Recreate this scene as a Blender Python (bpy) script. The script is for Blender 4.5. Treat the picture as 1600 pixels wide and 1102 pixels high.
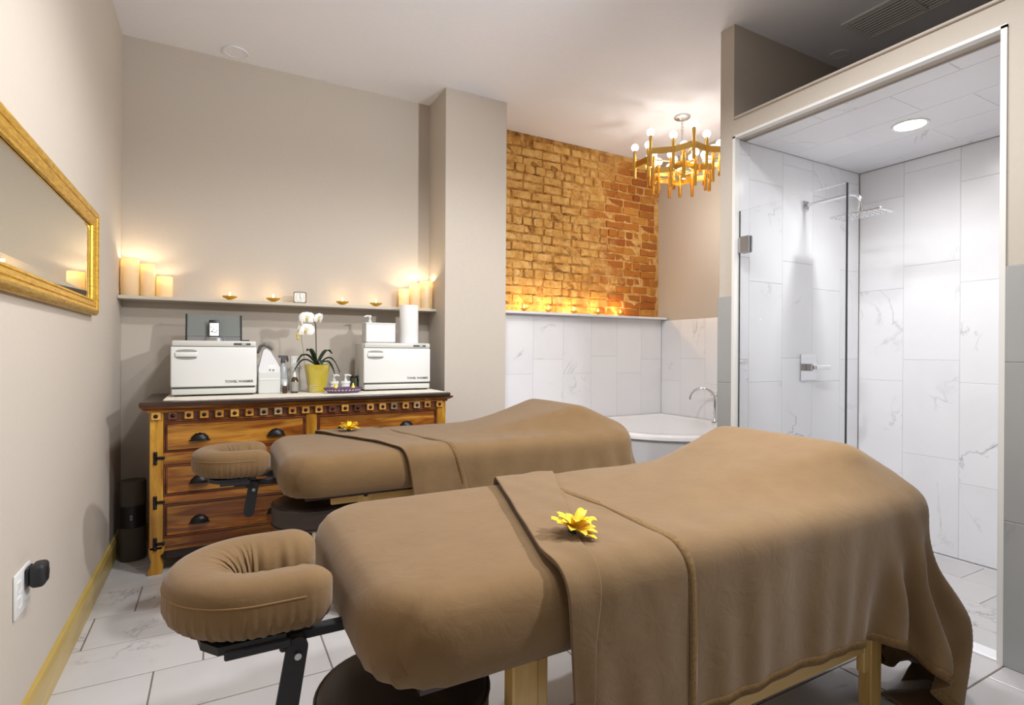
import bpy, bmesh, math, random
import numpy as np
from mathutils import Vector, Matrix
random.seed(7); np.random.seed(7)
PI = math.pi
S = bpy.context.scene
for o in list(bpy.data.objects): bpy.data.objects.remove(o)
COL = S.collection

# ---------------------------------------------------------------- camera
FPX, YAW, PITCH, ROLL, EYE = 848.39, .4986, -.0017, .0054, 1.24
_f = Vector((math.sin(YAW)*math.cos(PITCH), math.cos(YAW)*math.cos(PITCH), math.sin(PITCH)))
_r0 = Vector((math.cos(YAW), -math.sin(YAW), 0)); _u0 = _r0.cross(_f)
_r = _r0*math.cos(ROLL)+_u0*math.sin(ROLL); _u = -_r0*math.sin(ROLL)+_u0*math.cos(ROLL)
cd = bpy.data.cameras.new('camera'); cam = bpy.data.objects.new('camera', cd); COL.objects.link(cam)
cd.sensor_width = 36; cd.sensor_fit = 'HORIZONTAL'; cd.lens = FPX/1600*36; cd.clip_start = .02
m = Matrix.Identity(4)
for i in range(3):
    m[i][0], m[i][1], m[i][2] = _r[i], _u[i], -_f[i]
m[0][3], m[1][3], m[2][3] = 0, 0, EYE
cam.matrix_world = m
S.camera = cam
# ---------------------------------------------------------------- world, exposure, lights
S.view_settings.view_transform = 'Standard'; S.view_settings.look = 'None'
S.view_settings.gamma = 1; S.view_settings.use_curve_mapping = False
S.view_settings.exposure = 0.5
w = bpy.data.worlds.new('world'); S.world = w; w.use_nodes = True
w.node_tree.nodes['Background'].inputs[0].default_value = (.97, .98, 1, 1)
w.node_tree.nodes['Background'].inputs[1].default_value = .2
def plight(name, loc, watt, col=(1, 1, 1), rad=.05, kind='POINT', parent=None, **k):
    l = bpy.data.lights.new(name, kind); l.energy = watt; l.color = col
    if kind in ('POINT', 'SPOT'): l.shadow_soft_size = rad
    for a, b in k.items(): setattr(l, a, b)
    o = bpy.data.objects.new(name, l); COL.objects.link(o); o.location = loc
    if parent: o.parent = parent
    return o
# added fill spots without fixtures, unseen above the frame, and a lamp on a stand to the right
for x, y, e in ((.85, 1.2, 60), (1.7, 1.15, 58), (1.0, 2.1, 84), (.7, -.6, 15), (1.8, -.6, 15)):
    plight('added_fill_spot', (x, y, 3.2), e, (.97, .985, 1), .09, 'SPOT', spot_size=2.75, spot_blend=.5)
lamp = plight('lamp_on_stand', (2.4, .5, 2.4), 165, (.98, .985, 1), .07, 'SPOT', spot_size=1.95, spot_blend=.6)
lamp.rotation_euler = Vector((-2.2, 2.4, -1.2)).to_track_quat('-Z', 'Y').to_euler()

# ---------------------------------------------------------------- materials
def lin(c):
    c = c/255
    return c/12.92 if c <= .04045 else ((c+.055)/1.055)**2.4
def C(r, g, b): return (lin(r), lin(g), lin(b), 1)
class NT:
    def __init__(s, name):
        s.m = bpy.data.materials.new(name); s.m.use_nodes = True
        s.t = s.m.node_tree; s.b = s.t.nodes['Principled BSDF']; s.out = s.t.nodes['Material Output']
    def n(s, typ, **k):
        nd = s.t.nodes.new(typ)
        for a, b in k.items():
            if a.startswith('i_'):
                key = a[2:]; key = int(key) if key.isdigit() else key.replace('_', ' ')
                nd.inputs[key].default_value = b
            else: setattr(nd, a, b)
        return nd
    def l(s, a, b): s.t.links.new(a, b)
    def ramp(s, fac, stops, interp='LINEAR'):
        r = s.n('ShaderNodeValToRGB'); e = r.color_ramp.elements; r.color_ramp.interpolation = interp
        while len(e) < len(stops): e.new(.5)
        for el, (p, c) in zip(e, stops): el.position = p; el.color = c
        s.l(fac, r.inputs[0]); return r.outputs[0]
    def mix(s, fac, a, b, blend='MIX'):
        x = s.n('ShaderNodeMix', data_type='RGBA', blend_type=blend)
        for sock, v in ((x.inputs[0], fac), (x.inputs[6], a), (x.inputs[7], b)):
            if hasattr(v, 'is_linked'): s.l(v, sock)
            else: sock.default_value = v
        return x.outputs[2]
    def bump(s, h, strength, dist=.01):
        b = s.n('ShaderNodeBump', i_Strength=strength, i_Distance=dist)
        s.l(h, b.inputs['Height']); s.l(b.outputs[0], s.b.inputs['Normal'])
    def noise(s, co, scale, detail=4, rough=.5, dist=0):
        n = s.n('ShaderNodeTexNoise', i_Scale=scale, i_Detail=detail, i_Roughness=rough, i_Distortion=dist)
        s.l(co, n.inputs['Vector']); return n
    def obj(s): return s.n('ShaderNodeTexCoord').outputs['Object']
    def world(s): return s.n('ShaderNodeNewGeometry').outputs['Position']
    def rnd(s): return s.n('ShaderNodeObjectInfo').outputs['Random']
    def scaled(s, co, v, loc=(0, 0, 0)):
        mp = s.n('ShaderNodeMapping'); mp.inputs['Scale'].default_value = v; mp.inputs['Location'].default_value = loc
        s.l(co, mp.inputs['Vector']); return mp.outputs[0]
    def rndco(s, co, amount=37.):
        # shift the texture by the object's own random number
        mu = s.n('ShaderNodeMath', operation='MULTIPLY'); s.l(s.rnd(), mu.inputs[0]); mu.inputs[1].default_value = amount
        cb = s.n('ShaderNodeCombineXYZ')
        for i in range(3): s.l(mu.outputs[0], cb.inputs[i])
        ad = s.n('ShaderNodeVectorMath', operation='ADD'); s.l(co, ad.inputs[0]); s.l(cb.outputs[0], ad.inputs[1])
        return ad.outputs[0]
def plain(name, col, rough=.5, metal=0, nz=None, var=0, coat=0, spec=None, ior=None):
    t = NT(name); b = t.b
    b.inputs['Base Color'].default_value = col; b.inputs['Roughness'].default_value = rough; b.inputs['Metallic'].default_value = metal
    if spec is not None: b.inputs['Specular IOR Level'].default_value = spec
    if coat: b.inputs['Coat Weight'].default_value = coat
    if nz or var:
        n = t.noise(t.obj(), nz[0] if nz else 8, 4)
        if nz: t.bump(n.outputs[0], nz[1], nz[2])
        if var:
            d = tuple(c*(1-var) for c in col[:3])+(1,)
            t.l(t.ramp(n.outputs[0], [(.3, d), (.7, col)]), b.inputs['Base Color'])
    return t.m
def emis(name, col, s):
    t = NT(name); t.b.inputs['Base Color'].default_value = col
    t.b.inputs['Emission Color'].default_value = col; t.b.inputs['Emission Strength'].default_value = s
    return t.m
M = {}
M['paint'] = plain('wall_paint', C(194, 184, 172), .8, 0, (60, .05, .004), .03)
M['ceil'] = plain('ceiling_paint', C(234, 235, 242), .85, 0, (40, .04, .004), .02)
def marble(name, base, vein, soft, amt):
    t = NT(name); co = t.rndco(t.obj())
    n1 = t.noise(co, 2.1, 5, .55, 1.1)
    sub = t.n('ShaderNodeMath', operation='SUBTRACT', i_1=.5); t.l(n1.outputs[0], sub.inputs[0])
    ab = t.n('ShaderNodeMath', operation='ABSOLUTE'); t.l(sub.outputs[0], ab.inputs[0])
    v1 = t.ramp(ab.outputs[0], [(0, (.85, .85, .85, 1)), (.006, (.3, .3, .3, 1)), (.024, (0, 0, 0, 1))])
    n2 = t.noise(co, 1.6, 3, .5)          # where veins show at all
    g = t.ramp(n2.outputs[0], [(.56, (0, 0, 0, 1)), (.72, (1, 1, 1, 1))])
    mul = t.mix(1.0, v1, g, 'MULTIPLY')
    n3 = t.noise(co, 1.3, 4, .6, .6)
    c0 = t.mix(t.ramp(n3.outputs[0], [(.45, (0, 0, 0, 1)), (.8, (amt, amt, amt, 1))]), base, soft)
    t.l(t.mix(mul, c0, vein), t.b.inputs['Base Color'])
    t.b.inputs['Roughness'].default_value = .22; t.b.inputs['Specular IOR Level'].default_value = .45
    return t.m
M['marble'] = marble('marble_wall_tile', C(235, 235, 238), C(112, 110, 112), C(218, 218, 222), .5)
M['floor_tile'] = marble('marble_floor_tile', C(197, 194, 194), C(84, 80, 78), C(178, 175, 175), .7)
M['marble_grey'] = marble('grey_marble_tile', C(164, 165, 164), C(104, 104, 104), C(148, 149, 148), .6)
M['grout'] = plain('pale_grout', C(206, 206, 208), .9)
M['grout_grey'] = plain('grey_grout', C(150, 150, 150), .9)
M['grout_dark'] = plain('floor_grout', C(112, 104, 96), .9)
def brick_mat(name):
    t = NT(name); wp = t.world()
    base = t.ramp(t.rnd(), [(0, C(158, 84, 26)), (.3, C(190, 120, 40)), (.55, C(168, 94, 30)), (.8, C(202, 140, 58)), (1, C(150, 78, 24))])
    sx = t.n('ShaderNodeSeparateXYZ'); t.l(wp, sx.inputs[0])
    n = t.noise(wp, 2.3, 5, .62, .6)
    # old buff plaster still clinging to the left two thirds of the wall
    mr = t.n('ShaderNodeMapRange', i_1=2.9, i_2=4.0, i_3=.30, i_4=-.28); t.l(sx.outputs[0], mr.inputs[0])
    ad = t.n('ShaderNodeMath', operation='ADD'); t.l(n.outputs[0], ad.inputs[0]); t.l(mr.outputs[0], ad.inputs[1])
    fac = t.ramp(ad.outputs[0], [(.47, (0, 0, 0, 1)), (.66, (1, 1, 1, 1))])
    n2 = t.noise(wp, 9, 6, .65)
    buff = t.ramp(n2.outputs[0], [(.3, C(188, 132, 58)), (.5, C(222, 172, 94)), (.72, C(236, 198, 132))])
    c = t.mix(fac, base, buff)
    n3 = t.noise(wp, 26, 5, .7)
    c = t.mix(t.ramp(n3.outputs[0], [(.34, (.45, .45, .45, 1)), (.5, (0, 0, 0, 1))]), c, C(136, 72, 22))
    t.l(c, t.b.inputs['Base Color']); t.b.inputs['Roughness'].default_value = .85
    n4 = t.noise(wp, 45, 6, .7); t.bump(n4.outputs[0], .7, .012)
    return t.m
M['brick'] = brick_mat('old_brick')
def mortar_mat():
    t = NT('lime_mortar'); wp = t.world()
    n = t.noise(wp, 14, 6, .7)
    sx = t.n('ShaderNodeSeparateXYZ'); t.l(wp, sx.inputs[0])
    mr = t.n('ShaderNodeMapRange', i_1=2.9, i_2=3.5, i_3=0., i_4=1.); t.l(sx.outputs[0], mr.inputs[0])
    shaded_joint = t.ramp(n.outputs[0], [(.34, C(112, 70, 26)), (.48, C(172, 120, 54)), (.64, C(216, 166, 94))])  # crevice shade of the left joints painted into the mortar colour
    pale_joint = t.ramp(n.outputs[0], [(.3, C(176, 122, 56)), (.5, C(214, 166, 94)), (.7, C(232, 200, 146))])
    t.l(t.mix(mr.outputs[0], shaded_joint, pale_joint), t.b.inputs['Base Color'])
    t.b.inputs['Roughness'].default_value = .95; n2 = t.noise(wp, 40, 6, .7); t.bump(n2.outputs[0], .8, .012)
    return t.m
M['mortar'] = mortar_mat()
def wood(name, dark, mid, light, axis='X', scale=1., rough=.28):
    t = NT(name); co = t.rndco(t.obj(), 11.)
    sc = {'X': (1.6, 14, 14), 'Z': (14, 14, 1.6), 'Y': (14, 1.6, 14)}[axis]
    co = t.scaled(co, tuple(a*scale for a in sc))
    n0 = t.noise(co, .55, 3, .5, .8)
    n = t.noise(co, 1.1, 6, .6, 1.7)
    c1 = t.ramp(n.outputs[0], [(.30, dark), (.46, mid), (.62, light), (.75, mid)])
    c2 = t.mix(t.ramp(n0.outputs[0], [(.38, (0, 0, 0, 1)), (.62, (.75, .75, .75, 1))]), c1, dark)
    t.l(c2, t.b.inputs['Base Color']); t.b.inputs['Roughness'].default_value = rough
    t.b.inputs['Coat Weight'].default_value = .25; t.b.inputs['Coat Roughness'].default_value = .15
    t.bump(n.outputs[0], .12, .004)
    return t.m
M['sheesham'] = wood('sheesham_drawer_wood', C(88, 42, 12), C(156, 90, 26), C(208, 148, 56))
M['sheesham_v'] = wood('sheesham_post_wood', C(128, 80, 18), C(188, 132, 36), C(216, 166, 62), 'Z')
M['sheesham_rail'] = wood('sheesham_rail_wood', C(84, 42, 12), C(146, 86, 26), C(190, 128, 46))
M['dark_wood'] = wood('dark_top_wood', C(34, 20, 14), C(54, 34, 24), C(74, 50, 34))
M['moulding'] = wood('reddish_moulding', C(66, 28, 18), C(100, 48, 30), C(128, 70, 46))
M['block_gold'] = wood('golden_block_wood', C(160, 100, 34), C(206, 150, 66), C(224, 174, 92))
M['block_brown'] = wood('brown_block_wood', C(70, 34, 20), C(104, 58, 34), C(126, 76, 48))
M['block_pale'] = wood('pale_block_wood', C(118, 92, 66), C(168, 138, 100), C(196, 168, 128))
M['beech'] = wood('pale_beech', C(196, 154, 84), C(222, 184, 112), C(236, 204, 140), 'X', .7, .4)
M['beech_v'] = wood('pale_beech_leg', C(196, 154, 84), C(222, 184, 112), C(236, 204, 140), 'Z', .7, .4)
M['iron'] = plain('black_iron', C(46, 44, 46), .38, .85, (30, .15, .004))
M['black'] = plain('black_plastic', C(20, 20, 21), .4)
M['black_soft'] = plain('matte_black_plastic', C(30, 30, 33), .6, 0, (90, .1, .002))
M['chrome'] = plain('chrome', C(225, 226, 228), .08, 1)
M['steel'] = plain('brushed_steel', C(190, 191, 194), .28, 1, (120, .03, .001))
M['white_trim'] = plain('white_metal_trim', C(228, 226, 222), .3)
M['brass'] = plain('polished_brass', C(232, 190, 104), .17, 1)
M['gold'] = plain('tealight_gold', C(226, 182, 60), .25, .55)
def gilt_mat():
    t = NT('gilded_frame'); n = t.noise(t.scaled(t.obj(), (20, 3, 20)), 6, 5, .7)
    t.l(t.ramp(n.outputs[0], [(.3, C(168, 122, 30)), (.6, C(222, 178, 66)), (.8, C(240, 208, 110))]), t.b.inputs['Base Color'])
    t.b.inputs['Metallic'].default_value = .55; t.b.inputs['Roughness'].default_value = .36; t.bump(n.outputs[0], .2, .004)
    return t.m
M['gilt'] = gilt_mat()
M['mirror'] = plain('mirror_glass', C(236, 236, 226), .015, 1)
M['base_wood'] = wood('stained_baseboard', C(172, 144, 72), C(198, 172, 96), C(212, 190, 118), 'Y', .5, .35)
def fabric(name, col, dark, scale=260, fold=.16):
    t = NT(name); co = t.obj()
    n = t.noise(co, 9, 4, .6); n2 = t.noise(co, scale, 2, .6); n3 = t.noise(co, 14, 4, .6, 1.2)
    c = t.mix(t.ramp(n.outputs[0], [(.3, (0, 0, 0, 1)), (.75, (.5, .5, .5, 1))]), col, dark)
    t.l(c, t.b.inputs['Base Color']); t.b.inputs['Roughness'].default_value = .85
    t.b.inputs['Specular IOR Level'].default_value = .12
    t.b.inputs['Sheen Weight'].default_value = .18; t.b.inputs['Sheen Roughness'].default_value = .5
    a = t.n('ShaderNodeMath', operation='MULTIPLY', i_1=.12); t.l(n2.outputs[0], a.inputs[0])
    b = t.n('ShaderNodeMath', operation='ADD'); t.l(a.outputs[0], b.inputs[0]); t.l(n3.outputs[0], b.inputs[1])
    t.bump(b.outputs[0], fold, .012)
    return t.m
M['flannel'] = fabric('brown_flannel', C(120, 95, 65), C(104, 80, 51))
M['flannel_sheet'] = fabric('brown_flannel_sheet', C(120, 94, 63), C(104, 79, 49), 260, .16)
M['stitch'] = plain('hem_stitching', C(140, 108, 70), .9)
M['leather'] = plain('dark_brown_leatherette', C(58, 45, 40), .42, 0, (140, .12, .002), .1)
M['white_plastic'] = plain('white_appliance_enamel', C(222, 222, 220), .35)
M['grey_plastic'] = plain('grey_plastic', C(150, 150, 144), .4)
M['cream_plastic'] = plain('cream_base_plastic', C(204, 203, 197), .4)
M['dark_grey'] = plain('dark_grey_plastic', C(84, 84, 84), .45)
M['print'] = plain('dark_printed_lettering', C(60, 58, 56), .6)
M['grille'] = plain('grey_speaker_cloth', C(118, 122, 118), .85, 0, (400, .3, .002))
M['screen'] = emis('lit_phone_screen', C(214, 216, 220), .55)
M['paper'] = plain('white_paper', C(232, 230, 228), .9, 0, (80, .1, .003))
M['linen'] = plain('white_runner_linen', C(226, 220, 206), .95, 0, (200, .3, .003))
M['paper_shade'] = plain('soft_white_plastic', C(222, 222, 224), .5)
M['amber'] = plain('amber_glass', C(66, 38, 18), .12, 0, None, 0, .4)
M['label'] = plain('pale_paper_label', C(206, 208, 204), .8)
M['purple'] = plain('purple_woven_straw', C(112, 84, 116), .8, 0, (90, .6, .006), .35)
M['leaf'] = plain('dark_orchid_leaf', C(38, 58, 34), .35, 0, (12, .1, .004), .3)
M['stem'] = plain('orchid_stem', C(74, 66, 38), .6)
M['stake'] = plain('support_stake', C(150, 140, 118), .7)
M['petal'] = plain('white_orchid_petal', C(240, 238, 234), .6)
M['lip'] = plain('orchid_lip', C(206, 186, 84), .6)
M['potglass'] = plain('yellow_glazed_pot', C(206, 186, 66), .12, 0, (6, .05, .01), .25, .5)
M['yellow_petal'] = plain('yellow_silk_petal', C(250, 206, 34), .55, 0, (30, .2, .003), .15)
M['flower_eye'] = plain('flower_eye', C(232, 168, 24), .7)
M['tub'] = plain('white_tub_acrylic', C(236, 236, 238), .12)
M['flame'] = emis('candle_flame', (1, .62, .2, 1), 22)
M['bulb'] = emis('chandelier_bulb', (1, .96, .9, 1), 3)
M['lens'] = emis('downlight_lens', (1, .98, .95, 1), 16)
M['wick'] = plain('black_wick', C(30, 26, 22), .9)
M['taupe'] = plain('taupe_purifier_cloth', C(74, 66, 58), .8, 0, (220, .25, .002))
M['shelf_paint'] = plain('shelf_paint', C(196, 186, 170), .6)
M['clock_case'] = plain('bronze_clock_case', C(120, 100, 72), .35, .6)
M['clock_face'] = plain('white_clock_face', C(234, 232, 226), .6)
def wax_mat():
    t = NT('ivory_wax'); b = t.b
    b.inputs['Base Color'].default_value = C(244, 234, 206); b.inputs['Roughness'].default_value = .45
    tr = t.n('ShaderNodeBsdfTranslucent'); tr.inputs[0].default_value = C(252, 232, 186)
    mx = t.n('ShaderNodeMixShader', i_0=.45); t.l(b.outputs[0], mx.inputs[1]); t.l(tr.outputs[0], mx.inputs[2])
    t.l(mx.outputs[0], t.out.inputs[0]); return t.m
M['wax'] = wax_mat()
def glass_mat(name, tint, fres=1.45, gl=1.):
    t = NT(name); t.t.nodes.remove(t.b)
    tr = t.n('ShaderNodeBsdfTransparent'); tr.inputs[0].default_value = tint
    g = t.n('ShaderNodeBsdfGlossy'); g.inputs['Roughness'].default_value = .02
    f = t.n('ShaderNodeFresnel', i_IOR=fres); mx = t.n('ShaderNodeMixShader')
    t.l(f.outputs[0], mx.inputs[0]); t.l(tr.outputs[0], mx.inputs[1]); t.l(g.outputs[0], mx.inputs[2])
    t.l(mx.outputs[0], t.out.inputs[0]); return t.m
M['glass'] = glass_mat('clear_shower_glass', (.975, .98, .98, 1), 1.12)
M['jar_glass'] = glass_mat('green_jar_glass', (.72, .82, .76, 1))
M['clear_bottle'] = plain('clear_grey_bottle', C(176, 178, 178), .2, 0, None, 0, .3)
M['glass_edge'] = plain('dark_glass_edge', C(40, 46, 46), .2)

# ---------------------------------------------------------------- geometry helpers
def mk(name, v, f, mat, parent=None, smooth=False, loc=None, auto=None):
    me = bpy.data.meshes.new(name); me.from_pydata([tuple(a) for a in v], [], f); me.validate(); me.update()
    bm = bmesh.new(); bm.from_mesh(me); bmesh.ops.recalc_face_normals(bm, faces=bm.faces); bm.to_mesh(me); bm.free()
    return fin(name, me, mat, parent, smooth, loc, auto)
def fin(name, me, mat, parent=None, smooth=False, loc=None, auto=None):
    me.materials.append(M[mat] if isinstance(mat, str) else mat)
    if smooth or auto:
        me.polygons.foreach_set('use_smooth', [True]*len(me.polygons))
        if auto: me.set_sharp_from_angle(angle=math.radians(auto))
    o = bpy.data.objects.new(name, me); COL.objects.link(o)
    if parent is not None: o.parent = parent
    if loc is not None: o.location = loc
    return o
class G:
    """collects shapes that belong to ONE part"""
    def __init__(s): s.v = []; s.f = []
    def add(s, v, f):
        k = len(s.v); s.v += [tuple(a) for a in v]; s.f += [tuple(i+k for i in q) for q in f]; return s
    def box(s, x0, x1, y0, y1, z0, z1):
        v = [(x, y, z) for z in (z0, z1) for y in (y0, y1) for x in (x0, x1)]
        return s.add(v, [(0, 2, 3, 1), (4, 5, 7, 6), (0, 1, 5, 4), (2, 6, 7, 3), (0, 4, 6, 2), (1, 3, 7, 5)])
    def cbox(s, x0, x1, y0, y1, z0, z1, ch=.003, seg=1):
        bm = bmesh.new(); bmesh.ops.create_cube(bm, size=1)
        for q in bm.verts: q.co = Vector(((x0+x1)/2+q.co.x*(x1-x0), (y0+y1)/2+q.co.y*(y1-y0), (z0+z1)/2+q.co.z*(z1-z0)))
        bmesh.ops.bevel(bm, geom=bm.edges[:], offset=ch, segments=seg, profile=.5, affect='EDGES')
        s.bm(bm); return s
    def bm(s, bm):
        bm.verts.ensure_lookup_table(); bm.verts.index_update()
        s.add([q.co[:] for q in bm.verts], [[q.index for q in fc.verts] for fc in bm.faces]); bm.free(); return s
    def lathe(s, prof, n=24, c=(0, 0, 0), a0=0, sx=1, sy=1):
        k = []; f = []
        m_ = len(prof)
        for i in range(n):
            a = a0+2*PI*i/n
            for r, z in prof: k.append((c[0]+r*math.cos(a)*sx, c[1]+r*math.sin(a)*sy, c[2]+z))
        for i in range(n):
            j = (i+1) % n
            for q in range(m_-1): f.append((i*m_+q, j*m_+q, j*m_+q+1, i*m_+q+1))
        if prof[0][0] > 1e-6: f.append(tuple(i*m_ for i in range(n))[::-1])
        if prof[-1][0] > 1e-6: f.append(tuple(i*m_+m_-1 for i in range(n)))
        return s.add(k, f)
    def tube(s, path, r, n=10, cap=True, flat=None):
        P = [Vector(p) for p in path]; rs = r if isinstance(r, (list, tuple)) else [r]*len(P)
        k = []; f = []; up = Vector((0, 0, 1))
        t0 = (P[1]-P[0]).normalized()
        nrm = t0.cross(up) if abs(t0.dot(up)) < .95 else t0.cross(Vector((0, 1, 0)))
        nrm.normalize()
        for i, p in enumerate(P):
            t = (P[min(i+1, len(P)-1)]-P[max(i-1, 0)]).normalized()
            nrm = (nrm-t*nrm.dot(t)).normalized(); b = t.cross(nrm)
            for j in range(n):
                a = 2*PI*j/n
                k.append(p+(nrm*math.cos(a)+b*math.sin(a)*(flat or 1))*rs[i])
        for i in range(len(P)-1):
            for j in range(n):
                q = (j+1) % n
                f.append((i*n+j, i*n+q, (i+1)*n+q, (i+1)*n+j))
        if cap: f.append(tuple(range(n))[::-1]); f.append(tuple((len(P)-1)*n+j for j in range(n)))
        return s.add(k, f)
    def prism(s, poly, a0, a1, axis='y'):
        # polygon in the two other axes, extruded along axis
        n = len(poly)
        def P(q, a): return {'x': (a, q[0], q[1]), 'y': (q[0], a, q[1]), 'z': (q[0], q[1], a)}[axis]
        v = [P(q, a0) for q in poly]+[P(q, a1) for q in poly]
        f = [tuple(range(n))[::-1], tuple(range(n, 2*n))]+[(i, (i+1) % n, n+(i+1) % n, n+i) for i in range(n)]
        return s.add(v, f)
    def sphere(s, c, r, n=14, m_=9, sc=(1, 1, 1)):
        k = [(c[0], c[1], c[2]+r*sc[2])]; f = []
        for i in range(1, m_):
            for j in range(n):
                a, b = PI*i/m_, 2*PI*j/n
                k.append((c[0]+r*math.sin(a)*math.cos(b)*sc[0], c[1]+r*math.sin(a)*math.sin(b)*sc[1], c[2]+r*math.cos(a)*sc[2]))
        k.append((c[0], c[1], c[2]-r*sc[2]))
        for j in range(n):
            f.append((0, 1+j, 1+(j+1) % n)); L = 1+(m_-2)*n
            f.append((len(k)-1, L+(j+1) % n, L+j))
        for i in range(m_-2):
            for j in range(n):
                q = (j+1) % n
                f.append((1+i*n+j, 1+(i+1)*n+j, 1+(i+1)*n+q, 1+i*n+q))
        return s.add(k, f)
    def o(s, name, mat, parent=None, smooth=False, loc=None, auto=None):
        return mk(name, s.v, s.f, mat, parent, smooth, loc, auto)
def tag(o, label, cat, group=None):
    o['label'] = label; o['category'] = cat
    if group: o['group'] = group
    return o
def T(name, label, cat, loc=(0, 0, 0), rz=0, group=None):
    o = bpy.data.objects.new(name, None); COL.objects.link(o); o.empty_display_size = .1
    o.location = loc; o.rotation_euler = (0, 0, rz); return tag(o, label, cat, group)
def struct(o): o['kind'] = 'structure'; return o
def dup(o, loc=None, rot=None, parent=None):
    c = o.copy(); COL.objects.link(c)
    if parent is not None: c.parent = parent
    if loc is not None: c.location = loc
    if rot is not None: c.rotation_euler = rot
    return c
def arc(c, r, a0, a1, n, plane='xz'):
    out = []
    for i in range(n+1):
        a = a0+(a1-a0)*i/n; p, q = r*math.cos(a), r*math.sin(a)
        out.append({'xz': (c[0]+p, c[1], c[2]+q), 'yz': (c[0], c[1]+p, c[2]+q), 'xy': (c[0]+p, c[1]+q, c[2])}[plane])
    return out

# ================================================================ THE ROOM
XL, YB, ZC, YC, XC1, XC2 = -.5307, 4.2157, 3.24, 3.858, 1.52, 2.04
XS, YO, YP, YR, ZO, ZH = 2.7575, 2.252, 2.36, .966, 2.55, 2.655
YK, YT, XR, SB, SZ = 4.32, 4.26, 4.106, 4.084, 2.538
YN = -2.6                                            # the room goes on behind the photographer
def slab(name, *b, mat='paint'): return struct(G().box(*b).o(name, mat))
floor = slab('floor', XL-.1, XS+.06, YN, 4.45, -.12, -.0015, mat='grout_dark')
floor_tub = slab('floor', XS+.06, XR+.1, YP-.02, 4.45, -.12, -.0015, mat='grout_dark')
floor_shower = slab('floor', XS+.06, SB+.06, YR-.06, YO+.06, -.14, -.048, mat='grout')
ceiling = slab('ceiling', XL-.1, SB+.25, YN, 4.5, ZC, ZC+.08, mat='ceil')
wall_left = slab('wall_left', XL-.1, XL, YN, 4.35, 0, ZC)
wall_back = slab('wall_back', XL, XC1+.02, YB, YB+.12, 0, ZC)
wall_column = slab('wall_column', XC1, XC2, YC, 4.44, 0, ZC)
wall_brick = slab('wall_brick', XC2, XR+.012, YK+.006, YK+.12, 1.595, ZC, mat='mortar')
wall_tub_back = slab('wall_tub_back', XC2, XR+.03, YT+.008, YK+.006, 0, 1.58, mat='grout')
wall_tub_right = slab('wall_tub_right', XR+.012, XR+.14, YP, 4.44, 0, ZC)
wall_partition = slab('wall_partition', XS, SB+.15, YO+.008, YP, -.05, ZC)
wall_shower_back = slab('wall_shower_back', SB+.008, SB+.15, YR-.11, YO+.02, -.05, ZC, mat='paint')
wall_shower_right = slab('wall_shower_right', XS, SB+.1, YR-.11, YR-.008, -.05, ZC, mat='paint')
wall_right = slab('wall_right', XS, XS+.1, YN, YR-.11, 0, ZC)
wall_header = slab('wall_header', XS, XS+.1, YR-.008, YO+.008, ZO, ZH)
shower_ceiling = slab('ceiling', XS+.1, SB+.01, YR-.01, YO+.01, SZ+.008, ZH-.02, mat='grout')
# capping strip along the top of the header, white metal edging round the shower opening
o = struct(G().cbox(XS-.012, XS+.11, YR, YO, ZH, ZH+.014, .003).o('trim_1', 'paint'))
g = G()
g.box(XS-.010, XS+.03, YO-.011, YO+.009, 0, ZO); g.box(XS-.010, XS+.03, YR-.009, YR+.011, 0, ZO); g.box(XS-.010, XS+.03, YR-.009, YO+.009, ZO-.011, ZO+.004)
struct(g.o('trim_2', 'white_trim'))
# threshold of the shower
struct(G().cbox(XS+.004, XS+.09, YR+.011, YO-.011, -.05, .012, .004).o('trim_3', 'marble'))
# baseboard on the left wall: a moulded strip
prof = [(XL, 0), (XL+.017, 0), (XL+.017, .105), (XL+.012, .118), (XL+.012, .126), (XL, .132)]
g = G(); n = len(prof)
v = [(a, YN, b) for a, b in prof]+[(a, YB-.002, b) for a, b in prof]
g.add(v, [tuple(range(n)), tuple(range(n, 2*n))[::-1]]+[(i, n+i, n+(i+1) % n, (i+1) % n) for i in range(n)])
struct(g.o('baseboard_left', 'base_wood'))
struct(G().cbox(XL+.018, XC1, YB-.015, YB, 0, .13, .003).o('baseboard_back', 'base_wood'))
# the marble ledge below the bricks
struct(G().cbox(XC2+.003, XR-.004, 4.175, YK+.01, 1.578, 1.6, .004).o('trim_4', 'marble'))

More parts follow.
